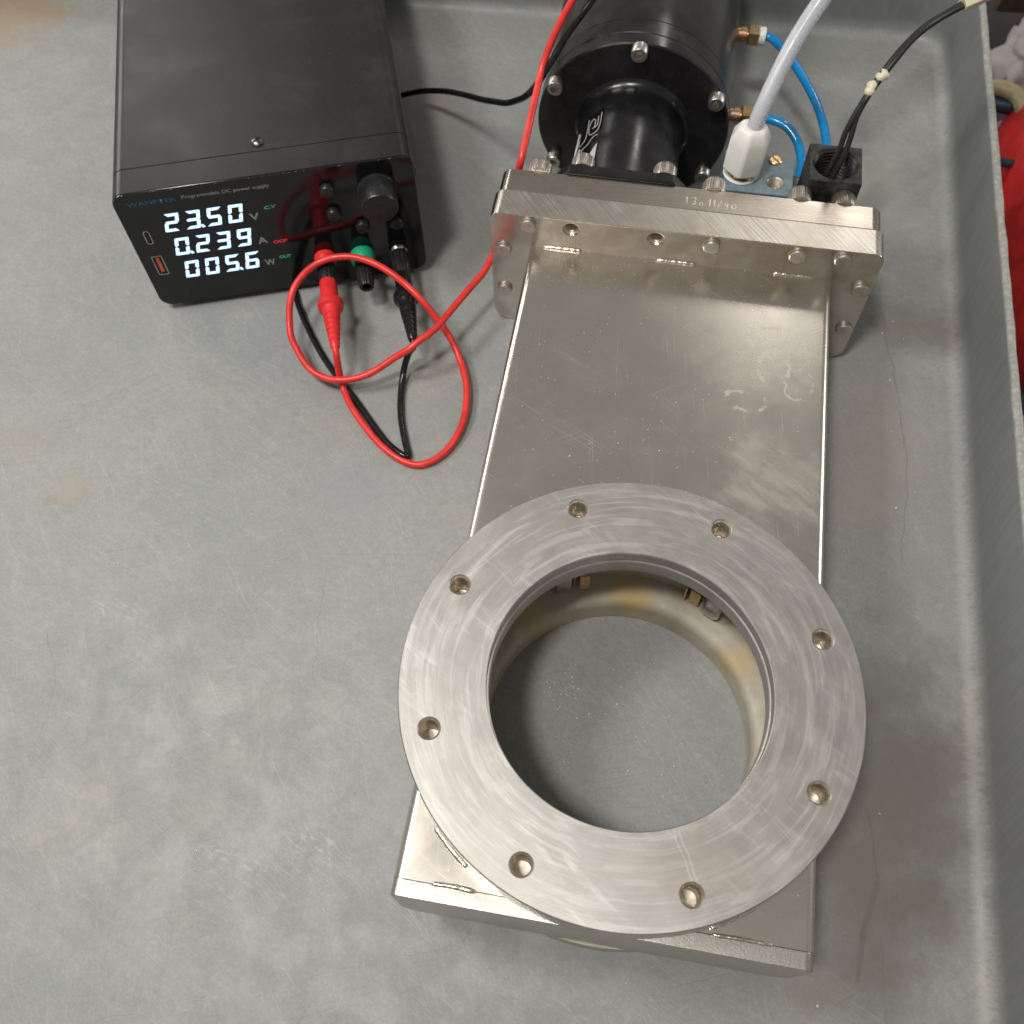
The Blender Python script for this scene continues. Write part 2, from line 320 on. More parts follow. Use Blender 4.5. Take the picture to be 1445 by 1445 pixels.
def mat_case():
    t = NT('black_powder_coat'); P = t.P
    g = t.noise(P, 1 / .55, 3, .7); n = t.noise(P, 1 / 25, 5, .6)
    c = t.mix(t.rng(g, .35, .7), (.010, .0095, .010), (.022, .0205, .021))
    c = t.mix(t.rng(n, .45, .75, 0, .35), c, (.042, .039, .038))
    sp = t.m_('MULTIPLY', t.rng(t.voro(P, 1 / 3.4), .03, .07, 1, 0), t.rng(t.noise(P, 1 / 16, 3), .55, .62))
    c = t.mix(t.m_('MULTIPLY', sp, .4), c, (.4, .39, .37))
    return t.out(c, t.rng(n, .3, .7, .33, .40), 0, t.bump(g, .16, .10), .36)
M['case'] = mat_case()
M['edge'] = simple('chipped_bare_edge', (.5, .48, .45), .4, .8)
M['panel'] = simple('gloss_black_panel', (.006, .006, .007), .10, 0, .1, 1 / 20, .01, rv=.03)
M['black_pl'] = simple('black_plastic', (.014, .014, .015), .34, 0, .2, 1 / 5)
M['black_rub'] = simple('black_cable_rubber', (.009, .009, .010), .24, 0, .2, 1 / 9, .06)
M['red'] = simple('red_silicone_cable', (.72, .038, .034), .36, 0, .14, 1 / 10, .12, 1 / 3, .2)
M['red_pl'] = simple('red_plug_plastic', (.72, .028, .030), .42, 0, .1, 1 / 5)
M['green_pl'] = simple('green_plastic', (.012, .36, .20), .33, 0, .08, 1 / 4)
M['dknickel'] = simple('dark_nickel_screw', (.16, .155, .15), .35, 1.0)
M['nickel'] = simple('nickel_ring', (.6, .58, .55), .22, 1.0)
M['brass'] = simple('brass', (.66, .47, .24), .34, 1.0, .2, 1 / 2)
M['copper'] = simple('copper_coloured_brass', (.60, .37, .23), .34, 1.0, .2, 1 / 2)
M['gold'] = simple('gold_yellow_nut', (.58, .43, .22), .5, .6, .15, 1 / 2)
M['nylon'] = simple('white_nylon', (.80, .80, .76), .38, 0, .04, 1 / 8, .04, Subsurface_Weight=.8, Subsurface_Radius=(.010, .010, .008))
M['hose'] = simple('milky_hose', (.74, .76, .82), .30, 0, .03, 1 / 12, .03, Subsurface_Weight=.3, Subsurface_Radius=(.005, .005, .005), Transmission_Weight=.4)
M['bluehose'] = simple('blue_polyurethane', (.006, .21, .50), .16, 0, .1, 1 / 8, .02, Coat_Weight=.3)
M['bluepaint'] = simple('blue_grey_paint', (.155, .22, .255), .42, 0, .14, 1 / 3, .12)
M['conduit'] = simple('worn_black_zinc', (.028, .027, .027), .46, .2, .5, 1 / 3, .3, 1 / 1.5, .3)
M['cream'] = simple('cream_plastic', (.72, .66, .50), .42, 0, .08, 1 / 2)
M['wire'] = simple('black_wire', (.02, .02, .02), .42, 0, .2, 1 / 4)
M['orange'] = emis('unused', (1, 1, 1), 0); M['orange'] = simple('orange_usb_tongue', (.65, .13, .03), .4)
M['led'] = emis('white_led', (.46, .69, 1.0), 2.1)
M['led_g'] = emis('green_led', (.02, .60, .16), .55); M['led_r'] = emis('red_led', (.9, .02, .03), .8)
M['ink'] = simple('grey_print', (.34, .34, .35), .5); M['ink_b'] = simple('blue_print', (.015, .11, .22), .4)
M['white'] = simple('white_print', (.42, .42, .42), .45); M['redink'] = simple('red_print', (.40, .03, .05), .4)
M['dark'] = simple('dark_cavity', (.006, .006, .006), .6)
M['crumb'] = simple('pale_crumbs', (.74, .69, .56), .8)
M['scribe'] = simple('bright_scratch', (.74, .71, .66), .5, .4)
M['floor'] = simple('dark_shop_floor', (.022, .021, .020), .6, 0, .3, 1 / 60)
M['cloth'] = simple('white_pink_cloth', (.36, .32, .33), .85, 0, .1, 1 / 25, .3, 1 / 4, .6)
M['bag'] = simple('red_vinyl', (.55, .022, .020), .38, 0, .25, 1 / 30)
M['rack'] = simple('blue_black_rail', (.04, .06, .09), .3, .6)
M['khaki'] = simple('khaki_hose', (.30, .25, .15), .5); M['yellow'] = simple('yellow_plastic', (.62, .42, .03), .45)
M['greybar'] = simple('grey_bar', (.26, .25, .22), .5); M['brownbox'] = simple('brown_board', (.12, .075, .05), .7)

# ------------------------------------------------------------------ mesh helpers (mm in, metres out)
def link(name, bm, mat, parent=None, smooth=True, ang=35, mesh=None):
    if mesh is None:
        for v in bm.verts: v.co *= S
        bmesh.ops.recalc_face_normals(bm, faces=bm.faces)
        me = bpy.data.meshes.new(name); bm.to_mesh(me); bm.free()
        if smooth:
            for p in me.polygons: p.use_smooth = True
            me.set_sharp_from_angle(angle=R(ang))
        me.materials.append(mat)
    else: me = mesh
    o = bpy.data.objects.new(name, me); C.objects.link(o)
    if parent is not None: attach(o, parent)
    return o
def wm(o):                                     # world matrix without a depsgraph update
    m = Matrix.LocRotScale(o.location, o.rotation_euler, o.scale)
    return (wm(o.parent) @ o.matrix_parent_inverse @ m) if o.parent else m
def attach(o, parent):
    o.parent = parent; o.matrix_parent_inverse = wm(parent).inverted()
def tag(o, label=None, cat=None, group=None, kind=None):
    for k, v in (('label', label), ('category', cat), ('group', group), ('kind', kind)):
        if v: o[k] = v
    return o
def empty(name, loc, label, cat, rz=0, group=None):
    o = bpy.data.objects.new(name, None); C.objects.link(o); o.location = Vector(loc) * S; o.rotation_euler = (0, 0, rz)
    o.empty_display_size = .01
    return tag(o, label, cat, group)
def like(src, parent, loc=None, rot=None):     # linked copy of one part
    o = src.copy(); C.objects.link(o); attach(o, parent)
    if loc is not None: o.location = Vector(loc) * S
    if rot is not None: o.rotation_euler = rot
    return o
def bake(o):                                   # apply modifiers into the mesh
    dg = bpy.context.evaluated_depsgraph_get(); me = bpy.data.meshes.new_from_object(o.evaluated_get(dg))
    old = o.data; o.modifiers.clear(); o.data = me; return o
def cut(o, cutters, bevel=0.0, seg=2, ang=35):
    for c in cutters:
        b = o.modifiers.new('b', 'BOOLEAN'); b.operation = 'DIFFERENCE'; b.solver = 'EXACT'; b.object = c
    if bevel:
        v = o.modifiers.new('v', 'BEVEL'); v.width = bevel * S; v.segments = seg; v.limit_method = 'ANGLE'; v.angle_limit = R(40); v.harden_normals = False
    bake(o)
    for c in cutters: bpy.data.objects.remove(c)
    for p in o.data.polygons: p.use_smooth = True
    o.data.set_sharp_from_angle(angle=R(ang))
    if bevel:
        n = o.modifiers.new('n', 'WEIGHTED_NORMAL'); n.mode = 'FACE_AREA'; n.weight = 100; n.keep_sharp = True; bake(o)
    return o
def bev(o, w, seg=2): return cut(o, [], w, seg)
def box(bm, x0, x1, y0, y1, z0, z1):
    v = [bm.verts.new((x, y, z)) for x in (x0, x1) for y in (y0, y1) for z in (z0, z1)]
    for f in ((0, 1, 3, 2), (4, 6, 7, 5), (0, 4, 5, 1), (2, 3, 7, 6), (0, 2, 6, 4), (1, 5, 7, 3)): bm.faces.new([v[i] for i in f])
    return v
def frame(axis):
    a = Vector(axis).normalized(); u = a.orthogonal().normalized()
    if abs(a.z) < .9: u = a.cross(Vector((0, 0, 1))).normalized()
    return a, u, a.cross(u).normalized()
def lathe(bm, prof, org=(0, 0, 0), axis=(0, 0, 1), n=48, closed=False, phase=0, flute=None):
    """prof: (radius, height) along axis; r = 0 makes a pole"""
    a, u, v = frame(axis); o = Vector(org); rings = []
    for r, h in prof:
        if r < 1e-6: rings.append([bm.verts.new(o + a * h)]); continue
        ring = []
        for i in range(n):
            t = 2 * math.pi * i / n + phase; rr = r * (flute(i, r, h) if flute else 1)
            ring.append(bm.verts.new(o + a * h + (u * math.cos(t) + v * math.sin(t)) * rr))
        rings.append(ring)
    prs = list(zip(rings, rings[1:])) + ([(rings[-1], rings[0])] if closed else [])
    for A, B in prs:
        if len(A) == 1 and len(B) == 1: continue
        for i in range(n):
            j = (i + 1) % n
            if len(A) == 1: bm.faces.new((A[0], B[i], B[j]))
            elif len(B) == 1: bm.faces.new((A[i], B[0], A[j]))
            else: bm.faces.new((A[i], B[i], B[j], A[j]))
    return rings
def catmull(pts, step):
    P = [Vector(p) for p in pts]; P = [P[0] * 2 - P[1]] + P + [P[-1] * 2 - P[-2]]; out = []
    for i in range(1, len(P) - 2):
        a, b, c, d = P[i - 1:i + 3]; n = max(2, int((c - b).length / step))
        for k in range(n):
            t = k / n
            out.append(.5 * ((2 * b) + (c - a) * t + (2 * a - 5 * b + 4 * c - d) * t * t + (3 * b - a - 3 * c + d) * t ** 3))
    out.append(P[-2]); return out
def relax(pts, n=2):
    for _ in range(n):
        pts = [pts[0]] + [(pts[i - 1] + pts[i] * 2 + pts[i + 1]) / 4 for i in range(1, len(pts) - 1)] + [pts[-1]]
    return pts
def tube(bm, pts, r, n=14, step=2.0, rel=2, caps=True, rad=None, wob=0):
    if wob:
        rw = random.Random(len(pts)); pts = [pts[0], pts[1]] + [Vector(q) + Vector((rw.uniform(-wob, wob), rw.uniform(-wob, wob), abs(rw.uniform(0, wob)) * .5)) for q in pts[2:-1]] + [pts[-1]]
    p = relax(catmull(pts, step), rel); rings = []; up = None
    for i, q in enumerate(p):
        t = (p[min(i + 1, len(p) - 1)] - p[max(i - 1, 0)]).normalized()
        up = (t.orthogonal() if up is None else up - t * up.dot(t)).normalized()
        w = t.cross(up); rr = rad(i / (len(p) - 1)) if rad else r
        rings.append([bm.verts.new(q + (up * math.cos(2 * math.pi * k / n) + w * math.sin(2 * math.pi * k / n)) * rr) for k in range(n)])
    for A, B in zip(rings, rings[1:]):
        for k in range(n): bm.faces.new((A[k], B[k], B[(k + 1) % n], A[(k + 1) % n]))
    if caps: bm.faces.new(rings[0]); bm.faces.new(rings[-1][::-1])
def rrect(w, h, r, n=6, rr=None):              # rounded rectangle outline centred on 0; rr: four radii (bl, br, tr, tl)
    rr = rr or (r,) * 4; out = []
    for (cx, cy), q, a0 in (((-w / 2, -h / 2), rr[0], 180), ((w / 2, -h / 2), rr[1], 270), ((w / 2, h / 2), rr[2], 0), ((-w / 2, h / 2), rr[3], 90)):
        sx, sy = (1 if cx < 0 else -1), (1 if cy < 0 else -1)
        for k in range(n + 1):
            t = R(a0 + 90 * k / n); out.append((cx + sx * q + q * math.cos(t), cy + sy * q + q * math.sin(t)))
    return out
def prism(bm, outline, f0, f1):                # outline (a, b) mapped by two functions to the end loops
    A = [bm.verts.new(f0(*p)) for p in outline]; B = [bm.verts.new(f1(*p)) for p in outline]; n = len(A)
    for i in range(n): bm.faces.new((A[i], A[(i + 1) % n], B[(i + 1) % n], B[i]))
    bm.faces.new(A); bm.faces.new(B[::-1]); return A, B
def text_mesh(txt, width, height, f, shear=0.0, bold=0.0):
    """text as a mesh, fitted to width x height, each vertex (a, b) mapped through f"""
    cu = bpy.data.curves.new('t', 'FONT'); cu.body = txt; cu.shear = shear; cu.offset = bold; cu.resolution_u = 4
    o = bpy.data.objects.new('t', cu); C.objects.link(o)
    dg = bpy.context.evaluated_depsgraph_get(); dg.update(); me = bpy.data.meshes.new_from_object(o.evaluated_get(dg))
    bm = bmesh.new(); bm.from_mesh(me); bpy.data.objects.remove(o)
    xs = [v.co.x for v in bm.verts]; ys = [v.co.y for v in bm.verts]; x0, y0 = min(xs), min(ys)
    kx = width / (max(xs) - x0); ky = height / (max(ys) - y0)
    for v in bm.verts: v.co = Vector(f((v.co.x - x0) * kx, (v.co.y - y0) * ky))
    return bm

# ------------------------------------------------------------------ setting: the tray of the cart, the shop floor below
FZ = -70.0
def shear_back(x, y): return y + .038 * x * min(max(y / 460, 0), 1)
bm = bmesh.new()
x0, x1, y0, y1 = -820, 148.6, -620, 468
def loop(off, z, jit=0):
    r = max(4, 24 - off * .3 if off < 0 else 24 + off); out = []
    pts = rrect(x1 - x0 + 2 * off, y1 - y0 + 2 * off, r, 8)
    cx, cy = (x0 + x1) / 2, (y0 + y1) / 2
    res = []
    for i, (a, b) in enumerate(pts):           # subdivide the long sides so that the rim can be uneven
        a2, b2 = pts[(i + 1) % len(pts)]; n = max(1, int(math.hypot(a2 - a, b2 - b) / 14)) if math.hypot(a2 - a, b2 - b) > 40 else 1
        if i in (8, 17, 26, 35): n = (70, 78, 70, 78)[(8, 17, 26, 35).index(i)]
        for k in range(n): res.append((a + (a2 - a) * k / n, b + (b2 - b) * k / n))
    for a, b in res:
        x, y = a + cx, b + cy
        j = jit * (math.sin(x * .31 + y * .23) + math.sin(x * .83 - y * .67) + random.uniform(-1, 1)) / 3
        out.append(bm.verts.new((x + j, shear_back(x, y) + j, z + j * .5)))
    return out
prof = [(-6.5, FZ)] + [(-6.5 + 6.5 * math.sin(R(a)), FZ + 6.5 - 6.5 * math.cos(R(a))) for a in (15, 30, 45, 60, 75, 84)]
prof += [(.6, -55), (1.8, -45), (3.0, -35), (4.1, -27.6), (4.5, -26.2), (5.1, -25.3), (6.0, -25.0), (7.4, -25.2), (8.2, -25.9), (8.7, -27.5), (10, -50), (13, -110)]
loops = [loop(o, z, .45 if 4.2 < o < 9 else 0.0) for o, z in prof]
for A, B in zip(loops, loops[1:]):
    for i in range(len(A)): bm.faces.new((A[i], A[(i + 1) % len(A)], B[(i + 1) % len(A)], B[i]))
bm.faces.new(loops[0])
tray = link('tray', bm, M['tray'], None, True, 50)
tag(tray, 'scuffed grey moulded tray of the work cart with upright walls', None, None, 'structure')
bm = bmesh.new(); box(bm, -2500, 2500, -2500, 2500, -700, -680)
tag(link('floor', bm, M['floor']), 'dark shop floor beneath the cart', None, None, 'structure')

# ------------------------------------------------------------------ the gate valve
YAW = 0.0065
valve = empty('gate_valve', (0, 0, FZ), 'stainless steel vacuum gate valve with round flange lying in the tray', 'gate valve', YAW)
PH = [90 + 22.5 - 45 * k for k in range(8)]

def ring_mesh(prof, n=160):
    b = bmesh.new(); lathe(b, prof, n=n, closed=True); return b
upper = link('upper_flange', ring_mesh([(51.0, -.35), (51.35, 0), (82.1, 0), (82.5, -.4), (82.5, -13.4), (82.1, -13.8), (50.6, -13.8), (50.4, -13.4), (50.4, -6.4), (50.75, -6.0), (51.0, -5.8)]), M['flange'], None)
cutters = []
for a in PH:
    b = bmesh.new(); lathe(b, [(0, -12.9), (3.75, -12.9), (3.75, -.5), (4.35, .12), (4.35, 1), (0, 1)], (72.5 * math.cos(R(a)), 72.5 * math.sin(R(a)), 0), n=32)
    cutters.append(link('cutter', b, M['thread'], None, False))
cut(upper, cutters); attach(upper, valve)
b = bmesh.new(); pr = [(3.72, -.45)]
for k in range(7): pr += [(3.35, -1.1 - k * 1.55), (3.7, -1.9 - k * 1.55)]
pr += [(3.2, -12.3), (0, -12.5)]
lathe(b, pr, n=28)
th = link('threaded_hole', b, M['thread'], upper, True, 50); th.location = Vector((72.5 * math.cos(R(PH[0])), 72.5 * math.sin(R(PH[0])), 0)) * S
for a in PH[1:]: like(th, upper, (72.5 * math.cos(R(a)), 72.5 * math.sin(R(a)), 0), (0, 0, R(a * 7)))
lower = link('lower_flange', ring_mesh([(54.0, -57.2), (54.4, -56.8), (60, -56.8), (82.5, -57.6), (82.5, -69.4), (81.9, FZ), (54.6, FZ), (54.0, -69.4)]), M['inner'], valve)

# housing: hollow rounded box with the two through holes
HW = 70.7
b = bmesh.new()
prism(b, rrect(2 * HW, 43, 3.6, 8), lambda a, c: (a, -75.9, c - 35.5), lambda a, c: (a, 212.2, c - 35.5))
body = link('housing', b, M['body'], None)
cs = []
b = bmesh.new(); box(b, -HW + 3.5, HW - 3.5, -72, 225, -53.8, -17.2); cs.append(link('cutter', b, M['body'], None, False))
b = bmesh.new(); lathe(b, [(0, -30), (52.5, -30), (52.5, -5), (0, -5)], n=128); cs.append(link('cutter', b, M['body'], None, False))
b = bmesh.new(); lathe(b, [(0, -66), (61.5, -66), (61.5, -40), (0, -40)], n=128); cs.append(link('cutter', b, M['body'], None, False))
cut(body, cs); attach(body, valve)
b = bmesh.new()                                # stained seat inside, a flat ring that closes the housing floor
lathe(b, [(53.9, -59.5), (54.1, -56.8), (54.7, -55.2), (56.0, -54.2), (58.5, -53.6), (66.9, -53.4), (66.9, -53.45)], n=160)
link('seat_ring', b, M['inner'], valve)
b = bmesh.new()
lathe(b, [(66.9, -53.6), (66.9, -36), (66.9, -17.4)], n=96)
link('inner_wall', b, M['inner'], valve)
b = bmesh.new()                                # end bar
prism(b, rrect(2 * HW - .4, 43, 0, 8, (10, 10, 3.2, 3.2)), lambda a, c: (a, -81.6, c - 35.6), lambda a, c: (a, -75.97, c - 35.6))
bar = link('end_bar', b, M['bar'], None); bev(bar, .3); attach(bar, valve)
def bead(pts, r, w=1.0):                       # weld bead: uneven half round rope
    b = bmesh.new(); rnd = random.Random(int(pts[0][0] * 7))
    tube(b, pts, r, 10, .8, 1, True, lambda t: r * (.7 + .3 * math.sin(min(t, 1 - t) * 12 if min(t, 1 - t) < .13 else 1.57)) * rnd.uniform(.85, 1.12))
    return link('weld_bead', b, M['bright'], valve, True, 80)
bead([(-57, -76.0, -14), (-50, -75.7, -14), (-42, -76.1, -14)], .95); bead([(37, -76, -14), (46, -75.8, -14), (56.5, -75.9, -14)], .75)
bead([(-64, 211.9, -13.8), (-55, 212, -13.8), (-46, 211.9, -13.8)], 1.0); bead([(-10.5, 211.9, -13.8), (-1, 211.9, -13.8), (8, 211.9, -13.8)], .85); bead([(44, 211.9, -13.8), (52, 211.9, -13.8), (62, 211.9, -13.8)], .85)
bead([(82.9 * math.cos(R(a)), 82.9 * math.sin(R(a)), -13.9) for a in range(224, 238, 3)], 1.1); bead([(82.6 * math.cos(R(a)), 82.6 * math.sin(R(a)), -13.9) for a in range(296, 309, 3)], .7)

# bonnet plates
def plate(name, ya, yb, w, zt, mat, r=5, rb=9):
    b = bmesh.new(); h = zt - FZ - .3
    prism(b, rrect(w, h, 0, 8, (rb, rb, r, r)), lambda a, c: (a, ya, c + (zt + FZ + .3) / 2), lambda a, c: (a, yb, c + (zt + FZ + .3) / 2))
    return link(name, b, mat, None)
front = plate('bonnet_plate', 212, 226.85, 179, 5.0, M['plate'])
cs = []
for x in (-51.3, -12.2):
    b = bmesh.new(); lathe(b, [(0, -1), (3.9, -1), (3.9, .4), (3.4, .9), (3.4, 13), (0, 13)], (x, 212, -.8), (0, 1, 0), 28); cs.append(link('cutter', b, M['thread'], None, False))
cut(front, cs, .35, 2); attach(front, valve)
rear = plate('bonnet_plate', 227.1, 241.2, 176.5, 4.7, M['plate2'], 5, 9); bev(rear, .45, 2); attach(rear, valve)
tag(front, 'diagonally milled front bonnet plate'); tag(rear, 'smooth rear bonnet plate with scratched writing')
b = bmesh.new(); pr = [(3.42, .8)]
for k in range(7): pr += [(2.95, 1.4 + k * 1.4), (3.35, 2.1 + k * 1.4)]
pr += [(2.8, 12), (0, 12)]
lathe(b, pr, (0, 0, 0), (0, 1, 0), 28)
th2 = link('threaded_hole', b, M['thread'], front, True, 50); th2.location = Vector((-51.3, 212, -.8)) * S
like(th2, front, (-12.2, 212, -.8))
# rounded bolt ends showing in the front plate
b = bmesh.new(); lathe(b, [(4.25, .3), (4.2, -.12), (3.85, -.12), (3.8, -1.5), (3.3, -2.05), (0, -2.12)], (0, 0, 0), (0, 1, 0), 32)
be = None
for x, z in ((-71.4, -.3), (13.3, -.6), (51.8, -.4), (71.8, .1), (-83.4, -17.8), (-83.6, -45.8), (84.2, -17.4), (84.6, -45.9), (-71.4, -64), (71.8, -64)):
    if be is None: be = link('bolt_end', b, M['steel'], front, True, 40); be.location = Vector((x, 212, z)) * S
    else: like(be, front, (x, 212, z), (0, random.uniform(0, 6), 0))
# knurled cap screws behind
b = bmesh.new()
fl = lambda i, r, h: 1.0 if (h < .5 or h > 7.2 or r < 4) else (1.0, 1.0, .93, .93)[i % 4]
lathe(b, [(0, 0), (5.35, 0), (5.5, .6), (5.5, 7.0), (5.1, 7.7), (2.7, 7.7), (2.6, 4), (0, 4)], (0, 0, 0), (0, 1, 0), 112, flute=fl)
cs0 = None
for x, y, z in ((-71, 241.2, .9), (-51.2, 246.9, 1.6), (-12.2, 246.9, 1.6), (11.6, 241.2, .8), (51.3, 241.2, .9), (71.3, 241.2, .9)):
    if cs0 is None: cs0 = link('cap_screw', b, M['steel'], valve, True, 30); cs0.location = Vector((x, y, z)) * S
    else: like(cs0, valve, (x, y, z), (0, random.uniform(0, 1), 0))
# writing scratched by hand: 13n 11/40
b = bmesh.new()
strokes = {'1': [[(0, 2.2), (.6, 3), (.5, 0)]], '3': [[(0, 2.8), (1, 3), (1.3, 2.3), (.6, 1.6), (1.4, 1), (1, .1), (0, .3)]], 'n': [[(0, 0), (.1, 1.4), (.2, .9), (.8, 1.4), (1.1, .9), (1.1, 0)]],
           '/': [[(0, -.2), (1.6, 3)]], '4': [[(.7, 2.9), (.1, 1.3), (1.5, 1.4)], [(1.3, 2.4), (1.1, -.1)]], '0': [[(.8, 2.3), (.1, 1.4), (.3, .3), (1.2, .1), (1.7, 1.1), (1.4, 2.2), (.8, 2.3)]]}
cx = 0
for ch, adv in (('1', 2.6), ('3', 2.6), ('n', 3.2), ('1', 1.7), ('1', 1.6), ('/', 2.6), ('4', 2.6), ('0', 2.2)):
    for s in strokes[ch]: tube(b, [(-1.0 + cx * 1.25 + p[0] * 1.15, 230.6 + p[1] * 1.5 - cx * .02, 4.70) for p in s], .20, 6, .5, 1)
    cx += adv
link('scratched_writing', b, M['scribe'], rear)

# nuts and brackets of the gate carriage seen inside the port
for (x, y, z, rz, dx, dy, dz, mt, nm) in ((-31.5, 58.5, -45, .3, 6.5, 10, 16, 'steel', 'carriage_bracket'), (-22.5, 60.0, -45, .25, 4.6, 8, 12, 'gold', 'brass_nut'), (-27.0, 60.2, -45, .25, 1.2, 8, 12, 'copper', 'washer'),
                                        (26.5, 60.5, -46, -.45, 4.8, 8, 11, 'gold', 'brass_nut'), (22.8, 62.3, -46, -.45, 1.0, 9, 12, 'copper', 'washer'), (39.5, 56.0, -46, -.45, 9, 5, 5, 'gold', 'brass_pin')):
    b = bmesh.new(); box(b, -dx / 2, dx / 2, -dy / 2, dy / 2, -dz / 2, dz / 2)
    o = link(nm, b, M[mt], None); bev(o, .5); o.location = Vector((x, y, z)) * S; o.rotation_euler = (0, 0, rz); attach(o, valve)
b = bmesh.new(); lathe(b, [(0, -4.5), (4.2, -4.5), (5.4, -3.6), (6, -2), (6, 3), (5.2, 4.4), (0, 4.5)], (33.4, 56.4, -47.2), (.9, -.43, 0), 20)
link('roller', b, M['steel'], valve)
b = bmesh.new(); box(b, -64, 64, 66, 205, -44, -30)                 # the retracted gate itself
o = link('gate', b, M['inner'], None); bev(o, 1); attach(o, valve)

# actuator
AX, AZ = -32.2, -20.5
act = bpy.data.objects.new('actuator', None); C.objects.link(act); act.location = Vector((AX, 241, AZ)) * S; attach(act, valve)
tag(act, 'black cylinder actuator bolted to the bonnet plate')
b = bmesh.new()
oc = [(-24.8, 26.9), (24.8, 26.9), (31, 20.5), (31, -40), (24, -47), (-24, -47), (-31, -40), (-31, 20.5)]
prism(b, oc, lambda a, c: (AX + a, 241.3, AZ + c), lambda a, c: (AX + a, 246.8, AZ + c))
o = link('mounting_foot', b, M['black_al'], None); bev(o, .5); attach(o, act)
b = bmesh.new(); lathe(b, [(0, 246.5), (26.2, 246.5), (26.3, 298.9), (26.6, 301.9), (27.3, 304.1), (28.4, 305.7), (29.8, 306.6), (31.2, 307.1)], (AX, 0, AZ), (0, 1, 0), 96)
link('neck', b, M['black_al'], act)
b = bmesh.new(); lathe(b, [(0, 306.7), (48.9, 306.7), (49.6, 307.4), (49.6, 314.3), (49.3, 314.7)], (AX, 0, AZ), (0, 1, 0), 128)
link('end_cap', b, M['black_barrel'], act)
b = bmesh.new(); lathe(b, [(49.2, 314.7), (49.7, 315.2), (49.7, 324.5), (49.3, 324.9)], (AX, 0, AZ), (0, 1, 0), 128)
link('clamp_ring', b, M['black_barrel'], act)
b = bmesh.new(); lathe(b, [(48.6, 324.9), (49.5, 325.5), (49.5, 440), (48.8, 441), (0, 441)], (AX, 0, AZ), (0, 1, 0), 128)
link('barrel', b, M['black_barrel'], act)
b = bmesh.new(); n6 = 6
lathe(b, [(0, 0), (4.0, 0), (4.0, -4.8), (3.6, -5.4), (2.2, -5.4)], (0, 0, 0), (0, 1, 0), 30)
lathe(b, [(2.2, -5.3), (1.9, -5.2), (1.85, -2.6), (0, -2.4)], (0, 0, 0), (0, 1, 0), 6)
s0 = None
for k in range(6):
    a = R(90 + 60 * k); p = (AX + 46.6 * math.cos(a), 306.7, AZ + 46.6 * math.sin(a))
    if k == 3: continue
    if s0 is None: s0 = link('socket_screw', b, M['steel'], act, True, 35); s0.location = Vector(p) * S
    else: like(s0, act, p, (0, random.uniform(0, 1), 0))
# sticker with outline lettering on the neck
def on_neck(ang, y, off=.1): return (AX + (26.25 + off) * math.cos(R(ang)), y, AZ + (26.25 + off) * math.sin(R(ang)))
b = bmesh.new(); A = [[b.verts.new(on_neck(121 + 52 * i / 14, y, .08)) for i in range(15)] for y in (252, 293)]
for i in range(14): b.faces.new((A[0][i], A[0][i + 1], A[1][i + 1], A[1][i]))
stk = link('sticker', b, M['panel'], act)
b = bmesh.new()
def stroke(pts, r=.22): tube(b, [on_neck(a, y, .15) for a, y in pts], r, 5, .8, 1)
stroke([(124, 290), (124, 281), (127, 277), (136, 277), (139, 281), (139, 285), (135, 288), (131, 286), (131, 281)])
stroke([(127.5, 288), (127.5, 281.5), (134, 281)]); stroke([(142, 290), (142, 278), (146, 275), (155, 276), (158, 282)])
stroke([(124, 274), (130, 274), (138, 270), (144, 270), (152, 266)]); stroke([(160, 287), (163, 279), (166, 270)], .6)
stroke([(150, 272), (158, 268), (164, 262)], .5)
link('sticker_lettering', b, M['white'], stk)
b = bmesh.new(); vs = [b.verts.new(on_neck(*p, .16)) for p in ((123, 268), (123, 257), (134, 257), (131, 262), (127, 265.5))]; b.faces.new(vs); link('sticker_shape', b, M['white'], stk)
b = bmesh.new(); vs = [b.verts.new(on_neck(*p, .16)) for p in ((141, 266), (146, 267.5), (151, 258), (147, 256))]; b.faces.new(vs); link('sticker_shape', b, M['redink'], stk)
# brass air fittings on the right of the barrel
def fitting(y, k):
    p = (16.6, y, AZ); f = bpy.data.objects.new('air_fitting', None); C.objects.link(f); f.location = Vector(p) * S; attach(f, act)
    b = bmesh.new(); lathe(b, [(0, -2), (3.6, -2), (3.6, 2.6), (4.2, 2.8), (4.2, 5.4), (3.4, 5.6)], p, (1, 0, 0), 24); lathe(b, [(0, 5.2), (3.2, 5.2), (3.2, 7), (0, 7)], p, (1, 0, 0), 24); link('collar', b, M['copper'], f)
    b = bmesh.new(); lathe(b, [(0, 6.6), (5.2, 6.6), (5.6, 7.2), (5.6, 12.2), (5.2, 12.8), (0, 12.8)], p, (1, 0, 0), 6, phase=.3); link('hex_nut', b, M['brass'], f, True, 25)
    b = bmesh.new(); lathe(b, [(0, 12.4), (4.5, 12.4), (4.9, 13), (4.9, 15.6), (4.4, 16.2), (2.2, 16.2), (2.1, 14), (0, 14)], p, (1, 0, 0), 24); link('release_ring', b, M['nylon'], f)
fitting(390.5, 0); fitting(324.3, 1)

